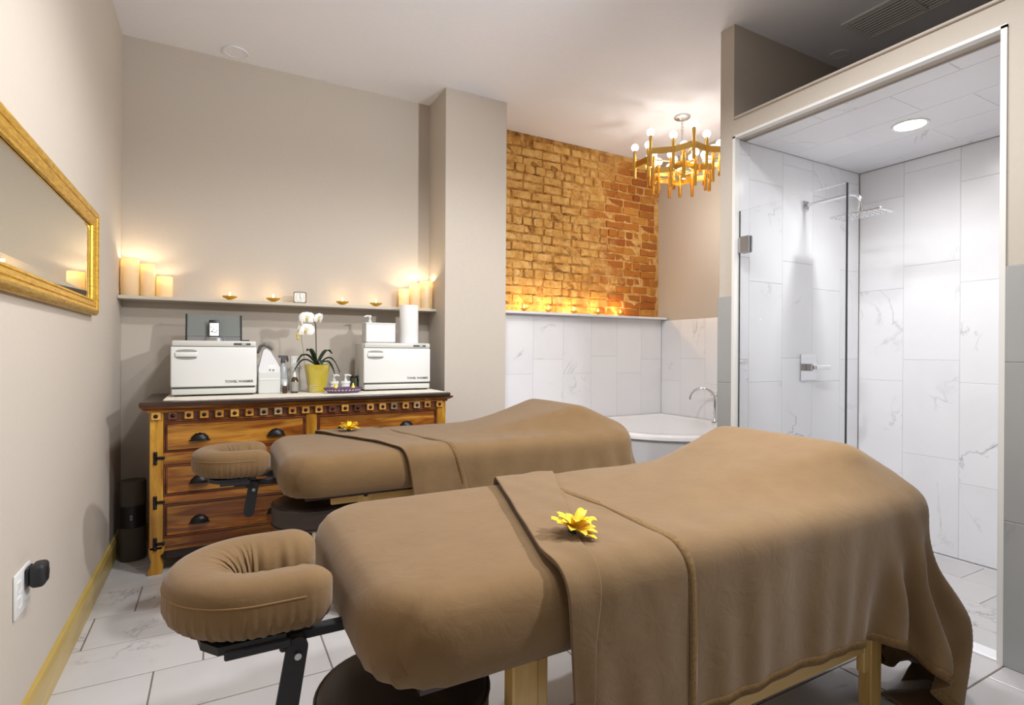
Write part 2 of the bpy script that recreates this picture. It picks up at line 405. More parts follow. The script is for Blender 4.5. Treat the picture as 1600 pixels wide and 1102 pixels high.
# ---------------------------------------------------------------- tiles, one object each
_tm = {}
def tile(parent, mat, c, axes, w, h, th=.008, gap=.0035):
    U, V, N = axes
    key = (mat, U, V, N, round(w, 3), round(h, 3))
    if key not in _tm:
        R = Matrix((U, V, N)).transposed()
        gg = G().cbox(-w/2+gap/2, w/2-gap/2, -h/2+gap/2, h/2-gap/2, -th, 0, .0016)
        gg.v = [tuple(R @ Vector(p)) for p in gg.v]
        o = gg.o('tile', mat, parent, loc=c); _tm[key] = o.data; return o
    o = bpy.data.objects.new('tile', _tm[key]); COL.objects.link(o); o.parent = parent; o.location = c
    return o
def field(parent, mat, org, axes, cols, pitch, z0, z1):
    """cols: list of (u0, u1, one joint height)"""
    U, V, N = (Vector(a) for a in axes)
    a0, a1 = min(c[0] for c in cols), max(c[1] for c in cols); o_ = Vector(org)
    g = G(); g.add([o_+U*a+V*b-N*d for d in (.0016, .0095) for b in (z0, z1) for a in (a0, a1)], [(0, 1, 3, 2), (4, 6, 7, 5), (0, 4, 5, 1), (2, 3, 7, 6), (0, 2, 6, 4), (1, 5, 7, 3)])
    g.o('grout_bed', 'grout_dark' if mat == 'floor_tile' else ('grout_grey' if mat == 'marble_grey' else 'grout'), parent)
    for u0, u1, j in cols:
        k = math.floor((z0-j)/pitch); a = z0
        while a < z1-.004:
            k += 1; b = min(z1, j+k*pitch)
            if b-a < .01: a = max(a, b) if b > a else a; continue
            tile(parent, mat, Vector(org)+U*((u0+u1)/2)+V*((a+b)/2), axes, u1-u0, b-a, gap=.0028); a = b
def cols_from(edges, js): return [(edges[i], edges[i+1], js[i % len(js)]) for i in range(len(edges)-1)]
X_, Y_, Z_ = (1, 0, 0), (0, 1, 0), (0, 0, 1)
nX, nY, nZ = (-1, 0, 0), (0, -1, 0), (0, 0, -1)
# floor: running bond, long side along x
RW, TL = .3077, .6117
k0 = math.floor((YN-2.494)/RW)
for k in range(k0, 6):
    y0, y1 = 2.494+k*RW, 2.494+(k+1)*RW
    y0c, y1c = max(y0, YN), min(y1, YB)
    if y1c-y0c < .02: continue
    x = {-1: -.208, 0: -.042, 1: .125, 2: -.335}.get(k, -.042+(k*.17) % TL)-TL*3
    while x < XS+.05:
        a, b = max(x, XL), min(x+TL, XS+.05)
        if b-a > .01: tile(floor, 'floor_tile', Vector(((a+b)/2, (y0c+y1c)/2, 0)), (X_, Y_, Z_), b-a, y1c-y0c, gap=.0055)
        x += TL
ed = [XS+.09+i*.3 for i in range(5)]
for i in range(4):
    a = YR
    for b in (YR+.33+(i % 2)*.2, YR+.33+(i % 2)*.2+.61, YO):
        tile(floor_shower, 'floor_tile', Vector(((ed[i]+min(ed[i+1], SB))/2, (a+b)/2, -.042)), (X_, Y_, Z_), min(ed[i+1], SB)-ed[i], b-a); a = b
PT = .629
# shower back wall (faces -x): u runs along y
field(wall_shower_back, 'marble', (SB, 0, 0), (Y_, Z_, nX), [(YR, 1.325, 1.199), (1.325, 1.644, 1.059), (1.644, 1.964, 1.199), (1.964, YO, 1.053)], PT, -.042, SZ)
# shower left wall (faces -y): u along x
field(wall_partition, 'marble', (0, YO, 0), (X_, Z_, nY), [(XS+.004, 2.894, 1.199), (2.894, 3.216, 1.056), (3.216, 3.533, 1.207), (3.533, 3.85, 1.046), (3.85, SB-.008, 1.199)], PT, -.042, SZ)
field(wall_shower_right, 'marble', (0, YR, 0), (X_, Z_, Y_), [(XS+.004, 3.05, 1.199), (3.05, 3.37, 1.056), (3.37, 3.69, 1.199), (3.69, SB-.008, 1.05)], PT, -.042, SZ)
# shower ceiling (faces down)
field(shower_ceiling, 'marble', (0, 0, SZ), (X_, Y_, nZ), [(XS+.1, 2.98, 1.2), (2.98, 3.30, 1.5), (3.30, 3.62, 1.28), (3.62, 3.94, 1.6), (3.94, SB-.008, 1.3)], PT, YR, YO)
# wainscot on the post and on the wall right of the shower (faces -x)
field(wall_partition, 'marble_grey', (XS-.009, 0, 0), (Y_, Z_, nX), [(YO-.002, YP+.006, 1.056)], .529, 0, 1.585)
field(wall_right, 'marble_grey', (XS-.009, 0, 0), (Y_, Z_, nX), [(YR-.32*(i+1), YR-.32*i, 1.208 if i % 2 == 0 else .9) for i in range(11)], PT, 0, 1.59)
field(wall_partition, 'marble', (0, YP+.008, 0), (X_, Z_, Y_), [(XS-.002+.32*i, min(XS-.002+.32*(i+1), XR), 1.0+.2*(i % 2)) for i in range(5)], PT, 0, 1.57)
# tub alcove
field(wall_tub_back, 'marble', (0, YT, 0), (X_, Z_, nY), [(XC2+.003, 2.233, 1.16), (2.233, 2.539, 1.036), (2.539, 2.869, 1.168), (2.869, 3.197, 1.033), (3.197, 3.513, 1.2), (3.513, 3.83, 1.03), (3.83, XR, 1.168)], PT, 0, 1.577)
field(wall_tub_right, 'marble', (XR, 0, 0), (Y_, Z_, nX), [(YP+.012, 2.72, 1.18), (2.72, 3.04, 1.03), (3.04, 3.36, 1.18), (3.36, 3.682, .941), (3.682, 3.994, 1.18), (3.994, YT, .95)], PT, 0, 1.571)

# ---------------------------------------------------------------- bricks, one object each
def brick_mesh(L, Hh, seed):
    rn = random.Random(seed); bm = bmesh.new(); bmesh.ops.create_cube(bm, size=1)
    bmesh.ops.subdivide_edges(bm, edges=[e for e in bm.edges if abs((e.verts[0].co-e.verts[1].co).x) > .5], cuts=2)
    for q in bm.verts:
        jx, jy, jz = (rn.uniform(-1, 1) for _ in range(3))
        q.co = Vector((q.co.x*L+jx*.006, q.co.y*.05+(jy*.006 if q.co.y < 0 else 0), q.co.z*Hh+jz*.0065))
    bmesh.ops.bevel(bm, geom=[e for e in bm.edges if e.calc_face_angle(0) > .9], offset=.006, segments=1, affect='EDGES')
    me = bpy.data.meshes.new('brick'); bm.to_mesh(me); bm.free()
    me.materials.append(M['brick']); me.polygons.foreach_set('use_smooth', [True]*len(me.polygons)); me.set_sharp_from_angle(angle=.6)
    return me
FULL = [brick_mesh(.203, .066, i) for i in range(8)]; HALF = [brick_mesh(.098, .066, 20+i) for i in range(5)]
CH = .0795; rb = random.Random(3)
for r in range(21):
    z = 1.604+CH*(r+.5)
    if z+.03 > ZC: break
    x = XC2-.11*(r % 2)-rb.uniform(0, .03)
    hdr = (r % 6 == 4)
    while x < XR-.03:
        half = hdr or rb.random() < .13
        L = .107 if half else .213
        if x+L > XR+.008: L = .107; half = True
        cx = x+L/2
        if cx > XC2+.02 and cx+ (.045 if half else .1) < XR+.02:
            o = bpy.data.objects.new('brick', rb.choice(HALF if half else FULL)); COL.objects.link(o); o.parent = wall_brick
            o.location = (cx, YK+.022+rb.uniform(-.009, .007), z+rb.uniform(-.003, .003)+.006*math.sin(cx*2.3+r))
            o.rotation_euler = (rb.uniform(-.03, .03), rb.uniform(-.012, .012), rb.uniform(-.03, .03))
        x += L+rb.uniform(0, .006)

# ---------------------------------------------------------------- shelf in the niche
sh = tag(G().cbox(XL+.002, XC1-.002, 4.035, YB-.002, 1.551, 1.572, .002).o('wall_shelf', 'shelf_paint'), 'long thin beige shelf across the niche carrying candles and a clock', 'shelf')
# ---------------------------------------------------------------- ceiling fittings
vt = T('ceiling_vent', 'white slatted air vent in the ceiling above the shower', 'vent', (3.48, 1.62, ZC))
a, b = .13, .30
g = G(); g.cbox(-a-.03, -a, -b-.03, b+.03, -.012, 0, .003); g.cbox(a, a+.03, -b-.03, b+.03, -.012, 0, .003)
g.cbox(-a, a, -b-.03, -b, -.012, 0, .003); g.cbox(-a, a, b, b+.03, -.012, 0, .003); g.cbox(-a, a, -.012, .012, -.012, 0, .003)
g.o('vent_frame', 'white_plastic', vt); G().box(-a, a, -b, b, -.002, -.0005).o('backing', 'black', vt)
sl = None
for half in (-1, 1):
    for i in range(9):
        x = -a+.028*(i+.6)
        loc = (x, half*(b+.012)/2, -.006)
        if sl is None: sl = G().box(-.0055, .0055, -(b-.014)/2, (b-.014)/2, -.001, .001).o('slat', 'white_plastic', vt, loc=loc); sl.rotation_euler = (0, .5, 0)
        else: dup(sl, loc)
def disc(x, y, r, label):
    d = T('ceiling_speaker', label, 'ceiling cover', (x, y, ZC))
    G().lathe([(r*.93, -.001), (r*.93, -.006), (r, -.007), (r, 0)], 32).o('rim', 'ceil', d, auto=40)
    G().lathe([(0, -.004), (r*.92, -.004), (r*.92, -.001)], 32).o('cover', 'ceil', d, auto=40)
disc(.105, 4.09, .075, 'flush round cover in the ceiling above the candle shelf')
disc(3.645, 2.15, .055, 'flush round cover in the shaded ceiling above the shower')
# ---------------------------------------------------------------- shower fittings
d = T('recessed_light', 'round bright recessed light in the marble shower ceiling', 'light', (3.45, 1.63, SZ))
G().lathe([(.075, 0), (.09, 0), (.09, -.006), (.075, -.003)], 32).o('rim', 'white_trim', d, auto=40)
G().lathe([(0, -.004), (.074, -.004), (.074, -.001)], 32).o('lens', 'lens', d)
plight('shower_lamp', (0, 0, -.02), 30, (1, .99, .98), .06, 'SPOT', d, spot_size=2.85, spot_blend=1)
t = T('rain_shower', 'chrome wall arm with a flat square rain head in the shower', 'shower', (3.442, YO, 2.222))
G().cbox(-.03, .03, -.014, 0, -.03, .03, .003).o('wall_plate', 'chrome', t)
p = [(0, -.01, 0), (0, -.3, 0)]+arc((0, -.3, -.06), .06, PI/2, PI, 8, 'yz')[1:]+[(0, -.36, -.1)]
G().tube(p, .011, 12).o('arm', 'chrome', t, auto=40)
G().lathe([(.014, -.1), (.019, -.105), (.019, -.125), (.01, -.13)], 16, (0, -.36, 0)).o('collar', 'chrome', t, auto=40)
hd = G().cbox(-.07, .07, -.51, -.21, -.142, -.13, .003).o('head', 'chrome', t)
g = G()
for i in range(4):
    for j in range(9): g.box(-.05+i*.03, -.042+i*.03, -.485+j*.03, -.477+j*.03, -.1445, -.142)
g.o('nozzles', 'steel', hd)['kind'] = 'stuff'
t = T('shower_valve', 'square chrome shower valve with lever on the marble wall', 'valve', (3.485, YO, 1.145))
G().cbox(-.088, .088, -.01, 0, -.088, .088, .003).o('wall_plate', 'chrome', t)
G().cbox(-.03, .03, -.055, -.01, -.025, .025, .004).o('valve_body', 'chrome', t)
G().cbox(-.02, .14, -.075, -.055, -.014, .014, .004).o('lever', 'chrome', t)
# ---------------------------------------------------------------- glass panel
t = T('shower_screen', 'clear frameless glass shower screen hinged on the tiled post', 'shower screen', (XS+.03, 0, 0))
GY0, GY1, GT = 1.595, 2.234, 2.1
G().box(-.004, .004, GY0+.004, GY1, .02, GT).o('pane', 'glass', t)
G().box(-.005, .005, GY0, GY0+.005, .02, GT).o('pane_edge', 'glass_edge', t)
G().box(-.003, .003, GY1, GY1+.004, .02, GT).o('pane_edge', 'glass_edge', t)
for z in (1.89, .35):
    g = G(); g.cbox(-.018, -.004, GY1-.075, GY1-.012, z-.05, z+.05, .003); g.cbox(.004, .018, GY1-.075, GY1-.012, z-.05, z+.05, .003)
    g.cbox(-.014, .014, GY1-.012, GY1+.006, z-.045, z+.045, .002); g.o('hinge', 'steel', t)
# ---------------------------------------------------------------- corner bathtub, spout, tap
t = T('bathtub', 'white corner bathtub in the tiled alcove', 'bathtub', (XR-.004, YT-.004, 0))
N = 40; out = []; inn = []; bot = []
A, B = 1.45, 1.5
for i in range(N+1):
    a = PI/2*i/N; e = .62
    out.append((-A*math.cos(a)**e, -B*math.sin(a)**e))
rim = [(0, 0)]+out
def inset(s): 
    cx, cy = -.62, -.64
    return [(cx+(x-cx)*s, cy+(y-cy)*s) for x, y in rim]
g = G(); L = len(rim)
rings = [(rim, .575), (rim, .603), (inset(.99), .61), (inset(.84), .61), (inset(.815), .6), (inset(.74), .3), (inset(.66), .2), (inset(.5), .18)]
v = [(x, y, z) for rg, z in rings for x, y in rg]
f = [(k*L+i, k*L+(i+1) % L, (k+1)*L+(i+1) % L, (k+1)*L+i) for k in range(len(rings)-1) for i in range(L)]
f.append(tuple((len(rings)-1)*L+i for i in range(L))); g.add(v, f); g.o('tub_shell', 'tub', t, auto=50)
sk = inset(.975); g = G(); v = [(x, y, z) for z in (0, .576) for x, y in sk]
g.add(v, [(i, (i+1) % L, L+(i+1) % L, L+i) for i in range(1, L-1)]); g.o('apron', 'grout', t, auto=40)
t = T('tub_spout', 'tall chrome gooseneck spout on the rim of the bathtub', 'tap', (XR-.1, 3.47, .61))
G().lathe([(.03, 0), (.03, .008), (.018, .02), (.015, .03)], 20).o('spout_base', 'chrome', t, auto=40)
dx, dy = -.62, .78; p = [(0, 0, .02), (.0, 0, .12), (0, 0, .2)]
for i in range(11):
    a = PI*i/10*1.02; p.append((dx*.11*(1-math.cos(a)), dy*.11*(1-math.cos(a)), .2+.1*math.sin(a)))
G().tube(p, [.014]*3+[.014-.0004*i for i in range(11)], 12).o('neck', 'chrome', t, auto=40)
t = T('tub_valve', 'round chrome tap on the tiled wall beside the tub spout', 'tap', (XR, 3.535, .845))
g = G(); g.lathe([(.045, 0), (.045, .006), (.03, .012), (.03, .016), (.018, .02), (.018, .045), (0, .05)], 24)
g.v = [(-z, x, y) for x, y, z in g.v]; g.o('valve_body', 'chrome', t, auto=40)
g = G(); g.cbox(-.06, -.045, -.03, .03, -.006, .006, .002); g.o('lever', 'chrome', t)

# ================================================================ FURNITURE
def ow(g, name, mat, parent, **k):
    """vertices given in room coordinates, stored relative to the parent's base"""
    p = parent
    while p.parent is not None: p = p.parent
    L = p.location; g.v = [(a[0]-L.x, a[1]-L.y, a[2]-L.z) for a in g.v]
    return g.o(name, mat, parent, **k)
def at(o, parent, p):
    q = parent
    while q.parent is not None: q = q.parent
    return (p[0]-q.location.x, p[1]-q.location.y, p[2]-q.location.z)
# ---------------------------------------------------------------- carved dresser
DZ = .955; DY = 3.56
t = T('dresser', 'wide carved sheesham dresser with six drawers and iron cup pulls', 'dresser', (.53, 3.86, 0))
ow(G().box(-.315, 1.405, DY+.012, 4.17, .12, .9), 'carcass', 'sheesham_rail', t)
ow(G().cbox(-.365, 1.425, 3.5, 4.19, DZ-.026, DZ, .006, 2), 'top', 'dark_wood', t)
g = G(); n = 4
pf = [(3.515, DZ-.026), (3.52, DZ-.036), (3.548, DZ-.052), (3.548, DZ-.062)]
for i in range(3):
    (ya, za), (yb_, zb) = pf[i], pf[i+1]
    xa, xb = 3.56-ya, 3.56-yb_
    g.add([(-.318-xa, ya, za), (1.408+xa, ya, za), (1.408+xb, yb_, zb), (-.318-xb, yb_, zb)], [(0, 1, 2, 3)])
    for s, X in ((-1, -.318), (1, 1.408)):
        g.add([(X+s*xa, ya, za), (X+s*xa, 4.17, za), (X+s*xb, 4.17, zb), (X+s*xb, yb_, zb)], [(0, 1, 2, 3)])
ow(g, 'cornice', 'sheesham', t)
ow(G().box(-.32, 1.41, DY+.004, DY+.02, .845, .895), 'frieze_board', 'block_brown', t)
for x0 in (-.32, 1.346):
    ow(G().cbox(x0, x0+.064, DY-.006, DY+.06, .135, .895, .004), 'post', 'sheesham_v', t)
def foot(x0, s):
    w_ = .075
    pl = [(0, .15), (w_, .15), (w_-.004, .12), (w_-.022, .1), (w_-.016, .075), (w_-.006, .05), (w_-.012, 0), (.0, 0), (-.006, .02), (.006, .045), (.012, .075), (.002, .11)]
    return G().prism([(x0+s*a, b) for a, b in pl], DY-.006, DY+.07)
ow(foot(-.322, 1), 'foot', 'sheesham_v', t); ow(foot(1.412, -1), 'foot', 'sheesham_v', t)
for x0 in (-.32, 1.35): ow(G().cbox(x0, x0+.06, 4.1, 4.17, 0, .15, .004), 'foot', 'sheesham_v', t)
ow(G().box(-.24, 1.33, DY+.03, DY+.045, .07, .15), 'bottom_apron', 'dark_wood', t)
# frieze blocks, each with a black stud
bx = (-.29, -.211, -.134, -.059, .017, .095, .173, .25, .329, .409, .485, .563, .644, .722, .801, .882, .963, 1.04, 1.119, 1.197, 1.273, 1.36)
kind = 'gbgggggppgggbgbggpgpgg'
bl = {}
for x, k in zip(bx, kind):
    loc = at(None, t, (x, DY, .874))
    if k not in bl:
        o = G().cbox(-.022, .022, -.02, .006, -.022, .022, .003).o('frieze_block', {'g': 'block_gold', 'b': 'block_brown', 'p': 'block_pale'}[k], t, loc=loc); bl[k] = o
    else: o = dup(bl[k], loc)
    if 'st' not in bl: s_ = G().sphere((0, -.02, 0), .011, 12, 8, (1, .7, 1)).o('stud', 'iron', o, smooth=True); bl['st'] = s_
    else: dup(bl['st'], parent=o)
# rails, stile and the six drawers
for z0, z1 in ((.6, .668), (.381, .427), (.147, .193)):
    for a, b in ((-.256, .49), (.554, 1.346)): ow(G().cbox(a, b, DY, DY+.014, z0, z1, .002), 'rail', 'sheesham', t)
ow(G().cbox(.49, .554, DY-.002, DY+.014, .147, .845, .003), 'stile', 'sheesham_v', t)
ow(G().cbox(-.256, 1.346, DY+.0, DY+.014, .838, .848, .002), 'rail', 'sheesham_rail', t)
def cup(parent, x, z):
    g = G(); n, m_ = 14, 8; v = []; f = []
    for i in range(m_+1):
        a = PI/2*i/m_
        for j in range(n+1):
            b = PI*j/n; rr = 1+.05*math.cos(b*12)*math.sin(a)
            v.append((x-.047*math.cos(b)*math.sin(a)*rr, DY-.002-.03*math.cos(a), z-.016+.043*math.sin(b)*math.sin(a)*rr))
    for i in range(m_):
        for j in range(n): f.append((i*(n+1)+j, i*(n+1)+j+1, (i+1)*(n+1)+j+1, (i+1)*(n+1)+j))
    g.add(v, f); g.box(x-.052, x+.052, DY-.003, DY+.008, z-.019, z-.014)
    return ow(g, 'cup_pull', 'iron', parent, smooth=False, auto=50)
for z0, z1 in ((.668, .838), (.427, .6), (.193, .381)):
    for a, b, px in ((-.256, .49, (-.08, .32)), (.554, 1.346, (.72, 1.13))):
        d = ow(G().cbox(a+.016, b-.016, DY+.003, DY+.02, z0+.01, z1-.01, .004), 'drawer', 'sheesham', t)
        g = G()
        for k in (0, .009):
            w_ = .007; yy = DY-.004+k*.5
            g.cbox(a+.002+k, a+.002+k+w_, yy, DY+.014, z0+.002, z1-.002, .002); g.cbox(b-.002-k-w_, b-.002-k, yy, DY+.014, z0+.002, z1-.002, .002)
        g.cbox(a+.002, b-.002, DY-.003, DY+.014, z1-.011, z1-.002, .002); g.cbox(a+.002, b-.002, DY-.003, DY+.014, z0+.002, z0+.009, .002)
        ow(g, 'drawer_moulding', 'moulding', d)
        for x in px: cup(d, x, (z0+z1)/2-.01)
for z in (.642, .398, .169):
    for sx, X in ((1, -.292), (-1, 1.38)):
        g = G(); g.cbox(X-.009, X+.009, DY-.012, DY-.005, z-.036, z+.036, .002); g.cbox(min(X, X+sx*.045), max(X, X+sx*.045), DY-.012, DY-.005, z-.008, z+.008, .002)
        for q in ((0, .027), (0, -.027), (sx*.038, 0)): g.sphere((X+q[0], DY-.013, z+q[1]), .008, 10, 6, (1, .6, 1))
        ow(g, 'strap_hinge', 'iron', t)
# lace-edged runner on top of the dresser
g = G(); n = 60
top = []; 
for i in range(n+1):
    x = -.26+1.665*i/n; top.append((x, 3.535+.05*max(0, 1-i/4.)+.012*abs(math.sin(i*.9)), 0))
v = [(x, y, DZ+.003) for x, y, _ in top]+[(x, 4.13, DZ+.003) for x, y, _ in top]+[(x, y, DZ+.0005) for x, y, _ in top]
g.add(v, [(i, i+1, n+2+i, n+1+i) for i in range(n)]+[(i, i+1, 2*n+3+i, 2*n+2+i) for i in range(n)])
tag(g.o('table_runner', 'linen'), 'white scalloped cloth runner lying along the dresser top', 'runner')
RZ = DZ+.0035
# ---------------------------------------------------------------- towel warmers
def text(body, size, parent, loc, mat='print', rot=(PI/2, 0, 0), ext=.0004, name='lettering', sx=1):
    cu = bpy.data.curves.new(name, 'FONT'); cu.body = body; cu.size = size; cu.offset = .0005; cu.extrude = ext; cu.align_x = 'CENTER'; cu.align_y = 'CENTER'
    tmp = bpy.data.objects.new(name, cu); COL.objects.link(tmp)
    dg = bpy.context.evaluated_depsgraph_get(); me = bpy.data.meshes.new_from_object(tmp.evaluated_get(dg))
    bpy.data.objects.remove(tmp); bpy.data.curves.remove(cu)
    me.materials.clear(); o = fin(name, me, mat, parent, loc=loc); o.rotation_euler = rot; o.scale = (sx, 1, 1); return o
def warmer(x0, x1, label):
    y0, y1, z0, z1 = 3.8, 4.08, RZ, 1.297
    t = T('towel_warmer', label, 'towel warmer', ((x0+x1)/2, (y0+y1)/2, z0), group='towel warmers')
    ow(G().cbox(x0, x1, y0+.03, y1, z0+.01, z1-.003, .008, 2), 'cabinet_body', 'cream_plastic', t, auto=40)
    ow(G().cbox(x0+.006, x1-.002, y0+.002, y1, z1-.036, z1, .009, 2), 'top_cap', 'cream_plastic', t, auto=40)
    ow(G().cbox(x0+.006, x1-.004, y0+.004, y1, z0+.01, z0+.045, .005, 2), 'base', 'cream_plastic', t, auto=40)
    d = ow(G().cbox(x0, x1, y0, y0+.032, z0+.056, z1-.038, .009, 3), 'door', 'white_plastic', t, auto=40)
    ow(G().box(x0+.01, x1-.01, y0+.014, y0+.04, z0+.043, z0+.058), 'gap_strip', 'dark_grey', t)
    hx, hz = x0+.082, z1-.085
    for s in (-1, 1):
        g = G(); n = 24
        v = [(hx+.055*math.cos(2*PI*i/n), y0-.0012, hz+s*.020+.011*math.sin(2*PI*i/n)) for i in range(n)]+[(hx+.055*math.cos(2*PI*i/n), y0+.006, hz+s*.020+.011*math.sin(2*PI*i/n)) for i in range(n)]
        g.add(v, [tuple(range(n)), tuple(range(n, 2*n))]+[(i, (i+1) % n, n+(i+1) % n, n+i) for i in range(n)])
        ow(g, 'finger_recess', 'grey_plastic', d)
    ow(G().cbox(hx-.058, hx+.058, y0-.012, y0+.004, hz-.0145, hz+.0145, .006, 2), 'handle', 'white_plastic', d, auto=40)
    ow(G().cbox(x1-.13, x1-.035, y0-.001, y0+.004, z1-.027, z1-.013, .003), 'control_panel', 'dark_grey', t)
    ow(G().cbox(x1-.085, x1-.06, y0-.003, y0+.004, z1-.024, z1-.016, .002), 'switch', 'label', t)
    for a in (x0+.03, x1-.09):
        for y in (y0+.012, y1-.04): ow(G().cbox(a, a+.07, y, y+.03, z0, z0+.012, .003), 'foot', 'black', t)
    text('TOWEL WARMER', .021, d, at(None, t, (x1-.098, y0-.0006, z0+.085)), sx=.95)
    return t
warmer(-.24, .225, 'white towel warmer with the speaker dock on top')
warmer(.898, 1.385, 'white towel warmer with the paper roll and dispenser box on top')
WZ = 1.2975
# speaker dock and phone on the left warmer
t = T('speaker_dock', 'wide grey cloth speaker dock on the left towel warmer', 'speaker', (-.012, 3.97, WZ))
g = G(); pr = [(-.028, 0), (.03, 0), (.045, .165), (.03, .172), (.02, .165)]
ow(G().prism([(3.955+a, WZ+b) for a, b in [(-.02, .03), (.03, .0), (.05, .165), (.005, .165)]], -.16, .136, 'x'), 'grille', 'grille', t)
for a in (-.17, .136): ow(G().prism([(3.955+p, WZ+b) for p, b in [(-.026, 0), (.034, 0), (.056, .168), (0, .168)]], a, a+.01, 'x'), 'end_cap', 'black', t)
ow(G().cbox(-.16, .136, 3.92, 3.98, WZ, WZ+.028, .003), 'ledge', 'steel', t)
ow(G().lathe([(.055, 0), (.055, .02), (.048, .024), (0, .024)], 28, (-.01, 3.915, WZ), sy=.7), 'cradle', 'steel', t, auto=40)
t = T('phone', 'small black phone with a lit screen standing in the speaker dock', 'phone', (-.012, 3.905, WZ+.024)); t.rotation_euler = (-.12, 0, 0)
G().cbox(-.029, .029, -.005, .005, 0, .108, .004, 2).o('phone_body', 'black', t, auto=40)
G().box(-.025, .025, -.0062, -.005, .008, .088).o('screen', 'screen', t)
g = G()
for x, z, w_, h in ((-.012, .034, .012, .008), (.006, .03, .018, .004), (-.004, .05, .006, .006), (.014, .042, .008, .004), (-.018, .062, .008, .004)): g.box(x-w_/2, x+w_/2, -.0066, -.006, z-h/2, z+h/2)
g.o('screen_picture', 'dark_grey', t)
# small black remote lying on the warmer
tag(G().cbox(.13, .19, 3.93, 3.96, WZ, WZ+.008, .003).o('remote', 'black'), 'small flat black remote on the left towel warmer', 'remote')
# tissue box dispenser, pump bottle behind it, paper roll on the right warmer
t = T('dispenser_box', 'plain pale grey box on the right towel warmer', 'box', (1.025, 3.88, WZ))
g = G(); ow(g.cbox(.918, 1.128, 3.82, 3.94, WZ+.003, WZ+.137, .004), 'box_shell', 'paper_shade', t)
ow(G().cbox(.916, 1.13, 3.817, 3.943, WZ+.13, WZ+.141, .003), 'lid', 'white_plastic', t); ow(G().box(.93, 1.115, 3.825, 3.935, WZ, WZ+.004), 'base', 'grey_plastic', t)
def pump(parent, c, s=1., spout=(1, 0)):
    x, y, z = c
    ow(G().lathe([(.012*s, 0), (.012*s, .012*s), (.006*s, .016*s), (.005*s, .034*s)], 14, c), 'pump_collar', 'white_plastic', parent, auto=40)
    a, b = spout; q = [(x-a*.006*s, y-b*.006*s, z+.04*s), (x+a*.02*s, y+b*.02*s, z+.042*s), (x+a*.038*s, y+b*.038*s, z+.036*s)]
    g = G(); g.tube(q, [.008*s, .006*s, .004*s], 8); g.lathe([(0, .03*s), (.010*s, .032*s), (.011*s, .044*s), (.006*s, .048*s), (0, .048*s)], 14, c)
    ow(g, 'pump_head', 'white_plastic', parent, auto=40)
t = T('pump_bottle', 'white pump bottle standing behind the pale box', 'bottle', (.985, 3.985, WZ))
ow(G().lathe([(.028, 0), (.03, .01), (.03, .12), (.024, .14), (.012, .15)], 20, (.985, 3.985, WZ)), 'bottle_body', 'white_plastic', t, auto=40)
pump(t, (.985, 3.985, WZ+.15), 1.1, (-1, 0))
t = T('paper_roll', 'tall white paper roll on the right towel warmer', 'paper roll', (1.262, 3.93, WZ))
ow(G().lathe([(.02, 0), (.068, 0), (.069, .004), (.069, .278), (.068, .282), (.022, .282), (.02, .27)], 36, (1.262, 3.93, WZ)), 'paper', 'paper', t, auto=40)
ow(G().lathe([(.0205, .002), (.0205, .281), (.0185, .281), (.0185, .002)], 20, (1.262, 3.93, WZ)), 'core', 'block_pale', t, auto=40)
# gable carton with dark carry handle
t = T('gable_carton', 'white peaked carton beside the left towel warmer', 'carton', (.3, 3.9, RZ))
ow(G().prism([(.24, RZ+.135), (.368, RZ+.135), (.368, RZ+.17), (.31, RZ+.275), (.285, RZ+.292), (.268, RZ+.28), (.24, RZ+.16)], 3.86, 3.95), 'peak', 'paper_shade', t)
ow(G().cbox(.238, .37, 3.845, 3.955, RZ, RZ+.14, .005), 'carton_body', 'label', t)
ow(G().cbox(.242, .366, 3.842, 3.85, RZ+.088, RZ+.098, .002), 'band', 'paper_shade', t)
ow(G().cbox(.296, .34, 3.8585, 3.862, RZ+.14, RZ+.185, .001), 'print_patch', 'paper', t)
g = G(); g.box(.302, .312, 3.857, 3.8587, RZ+.146, RZ+.16); g.box(.32, .334, 3.857, 3.8587, RZ+.146, RZ+.158); ow(g, 'print_mark', 'grey_plastic', t)
ow(G().tube([(.24, 3.965, RZ+.26), (.255, 3.965, RZ+.305), (.28, 3.965, RZ+.318), (.31, 3.965, RZ+.305), (.33, 3.965, RZ+.285)], [.008, .011, .012, .011, .006], 8), 'handle', 'dark_grey', t, auto=40)
# spray bottle
c = (.4, 4.0, RZ)
t = T('spray_bottle', 'clear spray bottle with a dark grey trigger head', 'bottle', c)
G().lathe([(.03, 0), (.032, .006), (.032, .14), (.026, .165), (.014, .185), (.013, .2)], 22).o('bottle_body', 'clear_bottle', t, auto=40)
G().lathe([(.0325, .05), (.0325, .085)], 22).o('label_band', 'label', t)
g = G(); g.prism([(-.03, .235), (-.028, .248), (.03, .246), (.034, .215), (.028, .2), (.016, .222), (-.014, .228)], -.012, .012); g.lathe([(.015, .195), (.015, .215), (.009, .232)], 14)
g.o('trigger_head', 'dark_grey', t)
